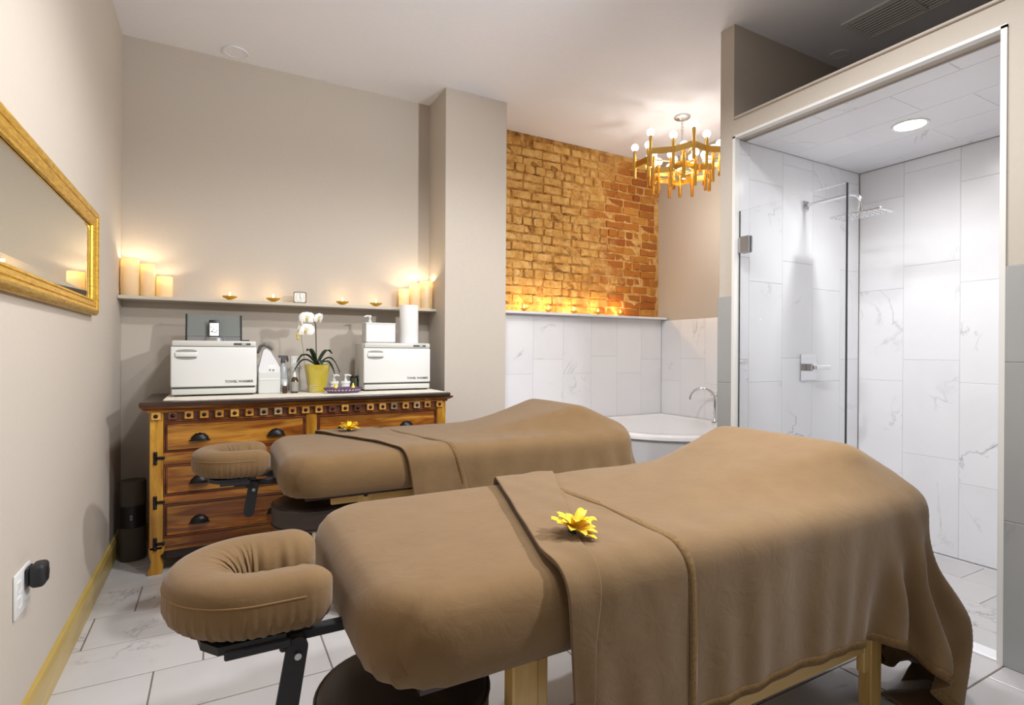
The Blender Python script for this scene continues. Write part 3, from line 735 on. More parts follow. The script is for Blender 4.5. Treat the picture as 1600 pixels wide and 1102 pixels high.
# white canister, amber bottles
c = (.472, 3.96, RZ)
t = T('spray_can', 'tall plain white cylinder can behind the dropper bottle', 'can', c)
G().lathe([(.03, 0), (.032, .004), (.032, .168), (.0325, .17)], 28).o('can_body', 'label', t, auto=40)
G().lathe([(.033, .168), (.033, .236), (.031, .242), (0, .242)], 28).o('cap', 'white_plastic', t, auto=40)
c = (.394, 3.83, RZ)
t = T('dropper_bottle', 'tiny amber bottle with a white cap, shorter of the amber two', 'bottle', c)
G().lathe([(.014, 0), (.015, .003), (.015, .045), (.01, .052)], 18).o('bottle_body', 'amber', t, auto=40)
G().lathe([(.0115, .05), (.0115, .074), (.009, .078), (0, .078)], 16).o('cap', 'white_plastic', t, auto=40)
c = (.455, 3.84, RZ)
t = T('dropper_bottle', 'amber bottle with a white nozzle, taller of the amber two', 'bottle', c)
G().lathe([(.022, 0), (.024, .004), (.024, .085), (.014, .104), (.01, .106)], 20).o('bottle_body', 'amber', t, auto=40)
G().lathe([(.0245, .012), (.0245, .075)], 20).o('label_band', 'grey_plastic', t)
G().lathe([(.0105, .104), (.0105, .118), (.004, .14), (0, .141)], 14).o('nozzle', 'white_plastic', t, auto=40)
# ---------------------------------------------------------------- orchid
oc = (.598, 3.86, RZ)
t = T('orchid_pot', 'tapered square yellow glazed pot holding the orchid', 'pot', oc)
g = G(); rings = [(.052, 0), (.054, .004), (.08, .178), (.083, .186), (.078, .187), (.068, .165), (.066, .15)]
def sq(h, k=6):
    out = []
    for s in range(4):
        a = [(-1, -1), (1, -1), (1, 1), (-1, 1)][s]; b = [(1, -1), (1, 1), (-1, 1), (-1, -1)][s]
        for i in range(k):
            x, y = a[0]+(b[0]-a[0])*i/k, a[1]+(b[1]-a[1])*i/k
            r = (x**4+y**4)**.25; out.append((x/r*h*.98, y/r*h*.98))
    return out
v = [(x, y, z) for h, z in rings for x, y in sq(h)]; n = 24
f = [(k*n+i, k*n+(i+1) % n, (k+1)*n+(i+1) % n, (k+1)*n+i) for k in range(len(rings)-1) for i in range(n)]+[tuple(range(n))[::-1], tuple((len(rings)-1)*n+i for i in range(n))]
g.add(v, f); g.o('pot_body', 'potglass', t, auto=35)
g = G()
for i in range(9):
    for j in range(4): g.sphere((-.05+i*.0045*1.2-.001, -.0555-.0033*j*.55*1.4, .012+j*.012), .0022, 6, 4)
g.o('bead_rows', 'label', t)['kind'] = 'stuff'
t = T('orchid', 'white moth orchid with dark strap leaves in the yellow pot', 'orchid', (oc[0], oc[1], RZ+.15))
def leaf(az, L, rise, droop, w_):
    g = G(); n = 9; v = []; f = []
    for i in range(n+1):
        s = i/n; r = L*(s-.12*s*s); z = rise*math.sin(min(1, s*1.15)*PI*.62)-droop*s*s*s
        ww = w_*(math.sin(PI*min(1, .12+s*.88))**.7)
        for k in (-1, 0, 1):
            v.append((math.cos(az)*r-math.sin(az)*ww*k, math.sin(az)*r+math.cos(az)*ww*k, .025+z+(abs(k)*.008)))
    for i in range(n):
        for k in (0, 1): f.append((i*3+k, i*3+k+1, (i+1)*3+k+1, (i+1)*3+k))
    g.add(v, f); o = g.o('leaf', 'leaf', t, smooth=True); m_ = o.modifiers.new('s', 'SOLIDIFY'); m_.thickness = .003; return o
for a in ((3.3, .15, .09, .06, .03), (2.9, .16, .06, .08, .032), (-.2, .17, .08, .12, .032), (.35, .13, .11, .02, .026), (3.7, .1, .11, .0, .024), (-.5, .14, .05, .1, .03), (-1.3, .09, .05, .05, .028)): leaf(*a)
sp = [(0, 0, .02), (-.004, 0, .1), (-.006, 0, .2), (-.008, 0, .3), (-.02, -.01, .335), (-.045, -.018, .352), (-.07, -.02, .345), (-.1, -.02, .31), (-.13, -.018, .24)]
G().tube(sp, [.0035]*4+[.003, .0026, .0024, .002, .0015], 7).o('flower_stem', 'stem', t, smooth=True)
G().tube([(-.075, 0, .02), (-.085, 0, .12), (-.098, 0, .2), (-.1, 0, .26)], .0022, 6).o('stake', 'stake', t)
def bloom(p, tilt, turn, s=1.):
    o = bpy.data.objects.new('bloom', None)
    g = G()
    for az, L, w_ in ((90, .03, .017), (205, .028, .014), (335, .028, .014), (15, .036, .025), (165, .036, .025)):
        a = math.radians(az); n = 6; v = []; f = []
        for i in range(n+1):
            q = i/n; ww = w_*math.sin(PI*(.08+.87*q))**.6; r = L*q
            for k in (-1, 0, 1): v.append((math.cos(a)*r-math.sin(a)*ww*k, -.006*math.sin(q*PI)+.004*abs(k), math.sin(a)*r+math.cos(a)*ww*k))
        for i in range(n):
            for k in (0, 1): f.append((i*3+k, i*3+k+1, (i+1)*3+k+1, (i+1)*3+k))
        g.add(v, f)
    R = Matrix.Rotation(turn, 3, 'Z') @ Matrix.Rotation(tilt, 3, 'X')
    g.v = [tuple(Vector(p)+R @ Vector(q)*s) for q in g.v]
    fl = g.o('bloom', 'petal', t, smooth=True)
    g = G(); g.sphere((0, -.006, -.002), .006, 10, 6, (1, .8, 1)); g.sphere((0, -.009, -.009), .004, 8, 5)
    g.v = [tuple(Vector(p)+R @ Vector(q)*s) for q in g.v]; g.o('lip', 'lip', fl, smooth=True)
bz = RZ+.15
for x, z, yy, ti, tu, s in ((.530, 1.455, 3.835, .1, -.1, 1.4), (.524, 1.374, 3.835, 0, -.25, 1.5), (.606, 1.455, 3.85, .35, .8, 1.3), (.49, 1.42, 3.85, .1, -1.1, .8)):
    bloom((x-oc[0], yy-oc[1], z-bz), ti, tu, s)
for x, z in ((.472, 1.345), (.474, 1.322)): G().sphere((x-oc[0], -.02, z-bz), .011, 10, 7, (.8, .8, 1.2)).o('bud', 'lip', t, smooth=True)
# ---------------------------------------------------------------- tray and jars by the orchid
t = T('woven_tray', 'small purple woven tray with bead flowers on the runner', 'tray', (.745, 3.72, RZ))
g = G(); n = 40
for k, (r, z) in enumerate(((.10, 0.002), (.118, .018), (.132, .034))):
    pass
ring = [(.085, 0), (.1, .003), (.125, .036), (.13, .037), (.126, .03), (.104, .008), (.0, .007)]
g.lathe(ring, 40, sx=1., sy=.48); g.o('tray_body', 'purple', t, auto=50)
rr = random.Random(5); g = G()
for i in range(26):
    a = rr.uniform(0, 2*PI); q = rr.uniform(.3, 1)*.09; g.sphere((math.cos(a)*q, math.sin(a)*q*.45-.012, .013+rr.uniform(0, .012)), rr.uniform(.006, .01), 8, 5, (1.3, 1, .7))
g.o('bead_flowers', 'purple', t)['kind'] = 'stuff'
for x, y in ((-.045, .03), (.07, .03)):
    g = G(); g.lathe([(.016, .03), (.01, .045), (.003, .062), (0, .064)], 10, (x, y, 0)); g.o('gold_cone', 'gold', t)
g = G()
for i in range(12):
    a = -2.7+.2*i; g.sphere((math.cos(a)*.112, math.sin(a)*.112*.48, .021), .007, 8, 5, (1.4, .5, .6))
g.o('inlay', 'label', t)['kind'] = 'stuff'
for x, y, lb in ((.722, 3.93, 'squat white pump jar next to the yellow pot'), (.802, 3.93, 'squat white pump jar next to the green glass jar')):
    t = T('pump_jar', lb, 'jar', (x, y, RZ), group='white pump jars')
    G().lathe([(.027, 0), (.03, .004), (.03, .052), (.028, .056)], 24).o('jar_body', 'white_plastic', t, auto=40)
    G().lathe([(.034, .05), (.034, .064), (.031, .068), (0, .068)], 24).o('lid', 'white_plastic', t, auto=40)
    pump(t, (x, y, RZ+.068), 1.0, (1, -.2))
c = (.878, 3.94, RZ); t = T('glass_jar', 'green tinted glass jar with a dark lid beside the right towel warmer', 'jar', c)
c = None
G().lathe([(0, .003), (.028, .003), (.03, .008), (.03, .078), (.025, .084), (.025, .092)], 24).o('jar_body', 'jar_glass', t, auto=40)
G().lathe([(.0275, .088), (.0275, .1), (.026, .102), (0, .102)], 24).o('lid', 'black', t, auto=40)
G().lathe([(.024, .004), (.024, .03), (0, .034)], 16).o('contents', 'label', t, auto=40)
t.location = (.868, 3.96, RZ)
tag(G().lathe([(0, 0), (.016, 0), (.018, .004), (.018, .016), (.014, .02), (0, .021)], 18, (.868, 3.83, RZ)).o('tin', 'black', auto=40), 'tiny round black tin at the foot of the right towel warmer', 'tin')

# ---------------------------------------------------------------- candles on the shelf
SZT = 1.5725
def pillar(x, r, h, label, group):
    t = T('pillar_candle', label, 'candle', (x, 4.12, SZT), group=group)
    cv = .05
    G().lathe([(0, 0), (r-.003, 0), (r, .003), (r, h-.003), (r-.003, h), (r-.006, h-.004), (r-.008, h-cv), (0, h-cv-.002)], 32).o('wax_body', 'wax', t, auto=50)
    G().tube([(0, 0, h-cv-.003), (.001, 0, h-cv+.008)], .0015, 6).o('wick', 'wick', t)
    G().lathe([(0, 0), (.004, .004), (.005, .01), (.002, .02), (0, .026)], 10, (0, 0, h-cv+.006)).o('flame', 'flame', t, smooth=True)
    plight('candle_glow', (0, 0, h-.02), .6, (1, .85, .6), .008, parent=t)
for x, r, h, lb in ((-.4755, .049, .235, 'tallest ivory pillar candle, against the left wall'), (-.382, .0405, .208, 'middle ivory pillar candle of the left three'), (-.293, .045, .135, 'shortest ivory pillar candle of the left three')):
    pillar(x, r, h, lb, 'pillar candles at the left end of the shelf')
for x, r, h, lb in ((1.282, .041, .15, 'shortest ivory pillar candle of the right three, half behind the paper roll'), (1.37, .0425, .197, 'middle ivory pillar candle of the right three'), (1.462, .05, .222, 'tallest ivory pillar candle by the column')):
    pillar(x, r, h, lb, 'pillar candles at the right end of the shelf')
def tealight(c, label, group, parent_glow=.5, gold='gold', s=1.):
    t = T('tealight', label, 'candle', c, group=group)
    G().lathe([(.018*s, 0), (.021*s, .003), (.012*s, .008), (.024*s, .012), (.042*s, .022), (.047*s, .03), (.044*s, .03), (.036*s, .022), (.02*s, .016), (0, .016)], 28).o('holder', gold, t, auto=40)
    G().lathe([(.0185*s, .0165), (.0185*s, .028), (0, .028)], 20).o('wax_body', 'wax', t, auto=40)
    G().tube([(0, 0, .028), (0, 0, .034)], .001, 6).o('wick', 'wick', t)
    G().lathe([(0, 0), (.004, .005), (.0048, .011), (.002, .022), (0, .03)], 10, (0, 0, .031)).o('flame', 'flame', t, smooth=True)
    plight('candle_glow', (0, 0, .05), parent_glow, (1, .72, .36), .008, parent=t)
for x, lb in ((.078, 'gold dish tealight nearest the left pillar candles'), (.347, 'gold dish tealight left of the alarm clock'), (.816, 'gold dish tealight right of the alarm clock'), (1.064, 'gold dish tealight nearest the right pillar candles')):
    tealight((x, 4.12, SZT), lb, 'gold tealights on the shelf', .28)
for i, x in enumerate((2.43, 2.69, 2.975, 3.26, 3.535)):
    tealight((x, 4.24, 1.6005), 'tealight on the marble ledge under the bricks, %s from the column' % ('first', 'second', 'third', 'fourth', 'fifth')[i], 'tealights along the brick ledge', 1.3, 'gold', .8)
# ---------------------------------------------------------------- alarm clock
t = T('alarm_clock', 'small square bronze alarm clock with white dial on the shelf', 'clock', (.519, 4.1, SZT), rz=-.12)
G().cbox(-.043, .043, -.018, .02, .002, .082, .012, 3).o('case', 'clock_case', t, auto=40)
fc = G().cbox(-.037, .037, -.0205, -.016, .008, .076, .008, 3).o('dial', 'clock_face', t, auto=40)
g = G()
for i in range(12):
    a = PI/6*i; l = .004 if i % 3 else .007
    p0, p1 = .029, .029-l
    g.tube([(math.sin(a)*p0, -.021, .042+math.cos(a)*p0), (math.sin(a)*p1, -.021, .042+math.cos(a)*p1)], .0013, 4)
g.o('hour_mark', 'print', fc)
G().tube([(0, -.0216, .042), (.0, -.0216, .065)], .0011, 4).o('minute_hand', 'print', fc)
G().tube([(0, -.0216, .042), (math.sin(2.62)*.016, -.0216, .042+math.cos(2.62)*.016)], .0016, 4).o('hour_hand', 'print', fc)
for x in (-.025, .025): G().cbox(x-.006, x+.006, -.012, .012, 0, .004, .001).o('foot', 'black', t)
# ---------------------------------------------------------------- gilt mirror on the left wall
t = T('wall_mirror', 'long mirror in a wide gold frame hanging on the left wall', 'mirror', (XL, 2.2, 1.4))
def frame(y0, y1, z0, z1, prof, name, mat):
    """prof: list of (inset, proud) running from the outer edge inwards; four mitred sides"""
    cs = [(y0, z0, 1, 1), (y1, z0, -1, 1), (y1, z1, -1, -1), (y0, z1, 1, -1)]
    for k in range(4):
        a, b = cs[k], cs[(k+1) % 4]; v = []; f = []; n = len(prof)
        for q in (a, b):
            for ins, pr in prof: v.append((XL+pr, q[0]+q[2]*ins, q[1]+q[3]*ins))
        for i in range(n-1): f.append((i, i+1, n+i+1, n+i))
        ow(G().add(v, f), name, mat, t, auto=35)
MY0, MY1, MZ0, MZ1 = 1.15, 3.256, 1.402, 1.898
frame(MY0, MY1, MZ0, MZ1, [(0, .001), (0, .022), (.01, .032), (.022, .036), (.034, .03), (.036, .026), (.04, .03), (.052, .028), (.064, .018), (.066, .022), (.074, .02), (.078, .012)], 'frame_side', 'gilt')
i0 = .074; bv = .028
ow(G().add([(XL+.0125, MY0+i0+bv, MZ0+i0+bv), (XL+.0125, MY1-i0-bv, MZ0+i0+bv), (XL+.0125, MY1-i0-bv, MZ1-i0-bv), (XL+.0125, MY0+i0+bv, MZ1-i0-bv)], [(0, 1, 2, 3)]), 'mirror_pane', 'mirror', t)
frame(MY0+i0, MY1-i0, MZ0+i0, MZ1-i0, [(0, .0095), (bv, .0125)], 'bevel', 'mirror')
ow(G().box(XL+.0005, XL+.009, MY0+.01, MY1-.01, MZ0+.01, MZ1-.01), 'backing', 'dark_wood', t)
# ---------------------------------------------------------------- socket and plug-in
t = T('wall_outlet', 'white double socket plate low on the left wall', 'socket', (XL, 2.2, .42))
ow(G().cbox(XL+.0005, XL+.007, 2.128, 2.276, .425, .56, .003, 2), 'plate', 'white_plastic', t, auto=40)
for y in (2.165, 2.238):
    for z in (.47, .517): 
        ow(G().cbox(XL+.006, XL+.0085, y-.017, y+.017, z-.017, z+.017, .003), 'receptacle', 'white_plastic', t)
t = T('plug_adapter', 'black rounded plug-in adapter in the left wall socket', 'adapter', (XL+.009, 2.235, .525))
g = G(); g.cbox(0, .012, -.026, .026, -.03, .03, .008, 3); g.cbox(.01, .05, -.034, .034, -.036, .036, .014, 4); g.o('adapter_body', 'black_soft', t, auto=50)
G().lathe([(.0, .0512), (.02, .0512), (.02, .0495)], 20).o('face', 'black', t)
f_ = t.children[-1]; f_.rotation_euler = (0, PI/2, 0); f_.location = (0, 0, 0)
# ---------------------------------------------------------------- air purifier in the corner
t = T('air_purifier', 'slim taupe tower air purifier with black band in the corner by the dresser', 'air purifier', (-.432, 3.9, 0))
G().lathe([(.062, 0), (.066, .006), (.068, .02), (.068, .195)], 36).o('lower_body', 'taupe', t, auto=40)
G().lathe([(.0665, .195), (.0665, .325)], 36).o('band', 'black', t, auto=40)
G().lathe([(.068, .325), (.068, .455), (.064, .466), (0, .468)], 36).o('upper_body', 'taupe', t, auto=40)
G().cbox(-.005, .005, -.069, -.066, .245, .272, .001).o('display_rim', 'label', t); G().box(-.003, .003, -.0695, -.066, .249, .268).o('display', 'black', t)
# ---------------------------------------------------------------- brass chandelier
CX, CY = 3.46, 3.36
t = T('chandelier', 'brass tube chandelier with frosted bulbs hanging over the bathtub', 'chandelier', (CX, CY, ZC))
G().lathe([(.0, -.032), (.02, -.03), (.06, -.018), (.066, -.012), (.066, 0)], 32).o('canopy', 'steel', t, auto=40)
for i in range(9):
    g = G(); p = []
    for k in range(13):
        a = 2*PI*k/12; u_, w_ = .009*math.cos(a), .018*math.sin(a); z = -.045-i*.03
        p.append((u_ if i % 2 else 0, 0 if i % 2 else u_, z+w_))
    g.tube(p, .0024, 6, False); g.o('chain_link', 'steel', t)
G().tube([(0, 0, -.3), (0, 0, -.56)], .011, 12).o('centre_rod', 'brass', t, auto=40)
def hub_arm(a, r, z): G().tube([(0, 0, z), (math.cos(a)*r, math.sin(a)*r, z)], .006, 8).o('arm', 'brass', t)
tb = G().lathe([(0, 0), (.0135, 0), (.0135, .25), (.0, .25)], 16).o('tube', 'brass', t, auto=40)
bb = G().sphere((0, 0, .272), .031, 16, 10).o('bulb', 'bulb', tb, smooth=True)
first = [True]
def stem(x, y, z):
    if first[0]: tb.location = (x, y, z); first[0] = False; return
    c = dup(tb, (x, y, z), parent=t); dup(bb, parent=c)
def tier(n, ra, rb_, z, dz, ph, band_h):
    pts = []
    for i in range(n):
        a = ph+2*PI*i/n; r = ra if i % 2 else rb_
        pts.append((math.cos(a)*r, math.sin(a)*r)); stem(pts[-1][0], pts[-1][1], z+(dz if i % 2 else 0))
    for i in range(n):
        p, q = Vector(pts[i]), Vector(pts[(i+1) % n]); d = (q-p).normalized(); nn = Vector((-d.y, d.x))*.002
        g = G(); zc = z+.13
        v = [(p+nn), (q+nn), (q-nn), (p-nn)]
        g.add([(a.x, a.y, zc) for a in v]+[(a.x, a.y, zc+band_h) for a in v], [(0, 1, 2, 3), (4, 5, 6, 7), (0, 1, 5, 4), (1, 2, 6, 5), (2, 3, 7, 6), (3, 0, 4, 7)])
        g.o('band_plate', 'brass', t)
    for i in range(0, n, 3): 
        a = ph+2*PI*i/n; hub_arm(a, ra if i % 2 else rb_, z+.15)
tier(14, .39, .30, -.53, .035, .1, .05)
tier(12, .27, .19, -.64, .03, .3, .045)
for i in range(4):
    a = PI/4+PI/2*i; plight('chandelier_glow', (.2*math.cos(a), .2*math.sin(a), -.8), 2.8, (1, .97, .93), .06, parent=t)
# ---------------------------------------------------------------- stools
def stool(c, top, label):
    t = T('stool', label, 'stool', (c[0], c[1], 0), group='round treatment stools')
    G().lathe([(0, top-.11), (.17, top-.11), (.188, top-.105), (.196, top-.09), (.196, top-.018), (.19, top-.006), (.178, top), (.1, top+.004), (0, top+.005)], 48).o('seat', 'leather', t, auto=50)
    for z in (top-.013, top-.1): G().tube([(math.cos(2*PI*i/48)*.1955, math.sin(2*PI*i/48)*.1955, z) for i in range(49)], .004, 6, False).o('piping', 'leather', t)
    G().lathe([(.09, top-.125), (.09, top-.11)], 24).o('plate', 'black', t)
    G().lathe([(.028, .1), (.028, .26), (.018, .27), (.018, top-.12)], 20).o('gas_column', 'chrome', t, auto=40)
    G().tube([(.02, -.02, top-.13), (.14, -.1, top-.14)], .006, 8).o('height_lever', 'chrome', t)
    for i in range(5):
        a = 2*PI*i/5+.3; ca, sa = math.cos(a), math.sin(a)
        G().tube([(ca*.02, sa*.02, .12), (ca*.15, sa*.15, .105), (ca*.27, sa*.27, .075)], [.022, .018, .014], 8, flat=.7).o('leg', 'chrome', t, auto=40)
        g = G(); g.lathe([(0, -.012), (.026, -.012), (.026, .012), (0, .012)], 16); R = Matrix.Rotation(PI/2, 3, 'X')
        g.v = [tuple(R @ Vector(q)+Vector((ca*.27, sa*.27, .027))) for q in g.v]; g.tube([(ca*.27, sa*.27, .08), (ca*.27, sa*.27, .03)], .008, 8); g.o('caster', 'black', t, auto=40)
stool((.385, 1.22), .475, 'round dark brown stool under the head of the nearer table')
stool((.425, 2.76), .525, 'round dark brown stool under the head of the farther table')

# ================================================================ MASSAGE TABLES
TX0, TX1, TW, ZT, ZM = .24, 2.18, .405, .782, .60     # head, foot, half width, top and underside of the pad
def rrect(hx, hy, r, n=10, sub=26):
    """rounded rectangle, counter clockwise, with extra points along the sides"""
    out = []
    cs = [(hx-r, hy-r, 0), (-hx+r, hy-r, PI/2), (-hx+r, -hy+r, PI), (hx-r, -hy+r, 1.5*PI)]
    for k, (cx, cy, a0) in enumerate(cs):
        for i in range(n+1):
            a = a0+PI/2*i/n; out.append((cx+r*math.cos(a), cy+r*math.sin(a)))
        nx = cs[(k+1) % 4]; e = (nx[0]+r*math.cos(a0+PI/2), nx[1]+r*math.sin(a0+PI/2)); s = out[-1]
        m_ = sub if k % 2 == 0 else sub//2
        for i in range(1, m_): out.append((s[0]+(e[0]-s[0])*i/m_, s[1]+(e[1]-s[1])*i/m_))
    return out
def mattress(t, yc, seed):
    hx, hy = (TX1-TX0)/2, TW; cx = (TX0+TX1)/2
    prof = [(-.06, 0), (-.012, .002), (.0, .012), (.012, .04), (.018, .075), (.016, .11), (.006, .142), (-.012, .164), (-.035, .175), (-.07, .18), (-.14, .182), (-.24, .183)]
    g = G(); v = []; f = []; P = rrect(hx-.018, hy-.018, .15); n = len(P)
    rn = random.Random(seed); ph = [rn.uniform(0, 6) for _ in range(8)]
    for pi, (off, z) in enumerate(prof):
        for i, (x, y) in enumerate(P):
            rx = rrect_in(x, y, hx-.018, hy-.018, .15, off); s = i/n*2*PI
            q = pi/(len(prof)-1)
            low = max(0, 1-z/.15)                              # gathers near the elastic, tighter at the rounded corners
            corner = math.exp(-((abs(x)-hx+.07)**2+(abs(y)-hy+.07)**2)/.012)
            wv = (math.sin(s*61+ph[0]+z*9)+.7*math.sin(s*97+ph[1]-z*14)+.5*math.sin(s*143+ph[2]))
            amp = .0012+.003*corner
            d = wv*amp*low if pi > 0 else 0
            nx, ny = rx[2], rx[3]
            # one soft pleat on the near head corner
            if x < 0 and y < 0:
                a = math.atan2(y+hy-.15, x+hx-.15)
                d += .02*math.exp(-((a+2.12-.35*(z-.1)/.1)/.1)**2)*max(0, 1-((z-.085)/.095)**2)-.016*math.exp(-((a+2.30-.35*(z-.1)/.1)/.08)**2)*max(0, 1-((z-.085)/.095)**2)
            v.append((cx+rx[0]+nx*d, yc+rx[1]+ny*d, ZM+z))
    for k in range(len(prof)-1):
        for i in range(n): f.append((k*n+i, k*n+(i+1) % n, (k+1)*n+(i+1) % n, (k+1)*n+i))
    f.append(tuple((len(prof)-1)*n+i for i in range(n))); f.append(tuple(range(n))[::-1])
    g.add(v, f); o = ow(g, 'padded_top', 'flannel_sheet', t, smooth=True)
    return o
def rrect_in(x, y, hx, hy, r, off):
    qx, qy = abs(x)-(hx-r), abs(y)-(hy-r); sx, sy = math.copysign(1, x), math.copysign(1, y)
    if qx > 0 and qy > 0:
        L = math.hypot(qx, qy); nx, ny = sx*qx/L, sy*qy/L
    elif qx > qy: nx, ny = sx, 0
    else: nx, ny = 0, sy
    if off < -.1:                                             # inner rings shrink towards the middle line
        k = 1+off/hy
        return (x*(1+off/hx), y*k, nx, ny)
    return (x+nx*off, y+ny*off, nx, ny)
def cushion(t, yc, xc, seed):
    """horseshoe face cushion, open towards the table"""
    R, rt, rv = .112, .068, .059; pts = []; L0 = .135
    path = [(L0*(1-i/6), -R) for i in range(7)]+[(-math.sin(PI*i/24)*R, -math.cos(PI*i/24)*R) for i in range(1, 24)]+[(L0*i/6, R) for i in range(7)]
    fine = []
    for i in range(len(path)-1):
        for k in range(6):
            s = k/6; fine.append((path[i][0]*(1-s)+path[i+1][0]*s, path[i][1]*(1-s)+path[i+1][1]*s))
    fine.append(path[-1])
    m_ = 26; v = []; f = []; n = len(fine); rn = random.Random(seed); ph = [rn.uniform(0, 6) for _ in range(4)]
    z0 = .735
    ends = 16
    for i, (x, y) in enumerate(fine):
        a, b = fine[max(0, i-1)], fine[min(n-1, i+1)]; dx, dy = b[0]-a[0], b[1]-a[1]; l = math.hypot(dx, dy); nx, ny = -dy/l, dx/l
        e = min(i, n-1-i); k = math.sqrt(max(0, 1-((ends-e)/ends)**2)) if e < ends else 1; k = max(k, .06)
        for j in range(m_):
            a = 2*PI*j/m_; ca, sa = math.cos(a), math.sin(a)
            wr = (math.sin(i*1.13+ph[0]+ca*2)+.7*math.sin(i*1.77+ph[1]+sa*3)+.25*math.sin(i*.45+ph[2]))*.0012*min(1, max(0, (.15-sa)/.5))*min(1, max(0, (ca+.4)/.5))
            if sa < -.2: wr *= 1.0
            inner = -ca
            if ca < -.2 and sa > -.6: wr += (math.sin(i*.55+ph[3]+sa)+.6*math.sin(i*.9))*.0022*min(1, -ca)
            rr = 1+wr/.07
            px = abs(ca)**.85*math.copysign(1, ca); pz = abs(sa)**.8*math.copysign(1, sa)
            v.append((xc+x+nx*px*rt*rr*k, yc+y+ny*px*rt*rr*k, z0+pz*rv*rr*(.35+.65*k)+.012*(1 if sa > 0 else 0)*ca))
    for i in range(n-1):
        for j in range(m_): f.append((i*m_+j, i*m_+(j+1) % m_, (i+1)*m_+(j+1) % m_, (i+1)*m_+j))
    f.append(tuple(range(m_))); f.append(tuple((n-1)*m_+j for j in range(m_)))
    cu = ow(G().add(v, f), 'headrest_cushion', 'flannel_sheet', t, smooth=True)
    # the seam round the outside
    g = G(); g.tube([(xc+x-(fine[min(n-1, i+1)][1]-fine[max(0, i-1)][1])/math.hypot(fine[min(n-1, i+1)][0]-fine[max(0, i-1)][0], fine[min(n-1, i+1)][1]-fine[max(0, i-1)][1])*(rt*.985), yc+y+(fine[min(n-1, i+1)][0]-fine[max(0, i-1)][0])/math.hypot(fine[min(n-1, i+1)][0]-fine[max(0, i-1)][0], fine[min(n-1, i+1)][1]-fine[max(0, i-1)][1])*(rt*.985), z0+.022) for i, (x, y) in enumerate(fine) if ends <= i < n-ends], .0018, 5)
    ow(g, 'seam', 'stitch', cu)
    return cu
def frame_parts(t, yc):
    b = 'black_soft'
    # plate under the cushion, two rails into the table end, pivot and swing lever
    pl = [(-.06+.0, -.1), (-.03, -.14), (.09, -.14), (.09, -.1), (.0, -.085), (-.015, 0), (0, .085), (.09, .1), (.09, .14), (-.03, .14), (-.06, .1), (-.075, 0)]
    xc = .035
    g = G().prism([(xc+x, yc+y) for x, y in pl], .66, .676, 'z'); ow(g, 'headrest_plate', b, t)
    g = G()
    ow(g.cbox(xc-.02, xc+.10, yc-.145, yc-.11, .648, .666, .003), 'headrest_bar', b, t)
    for s in (-1, 1):
        ow(G().cbox(.07, .34, yc+s*.085-.012, yc+s*.085+.012, .632, .654, .003), 'support_rail', b, t)
    ow(G().cbox(.115, .165, yc-.12, yc+.12, .626, .65, .004), 'cross_clamp', b, t)
    g = G(); n = 10; pl = []
    w_ = .021
    for i in range(n+1): a = PI*i/n; pl.append((w_*math.cos(a), .0+w_*math.sin(a)))
    for i in range(n+1): a = PI+PI*i/n; pl.append((w_*1.05*math.cos(a), -.115+w_*1.05*math.sin(a)))
    g.prism(pl, -.005, .005, 'y')
    R = Matrix.Rotation(.16, 3, 'Y'); g.v = [tuple(R @ Vector(q)+Vector((.148, yc-.118, .632))) for q in g.v]
    lv = ow(g, 'swing_lever', b, t)
    g = G(); g.lathe([(0, 0), (.007, 0), (.007, .012), (0, .012)], 12); R2 = Matrix.Rotation(PI/2, 3, 'X')
    g.v = [tuple(R2 @ Vector(q)+Vector((.148, yc-.121, .618))) for q in g.v]; ow(g, 'pivot_bolt', 'steel', lv)
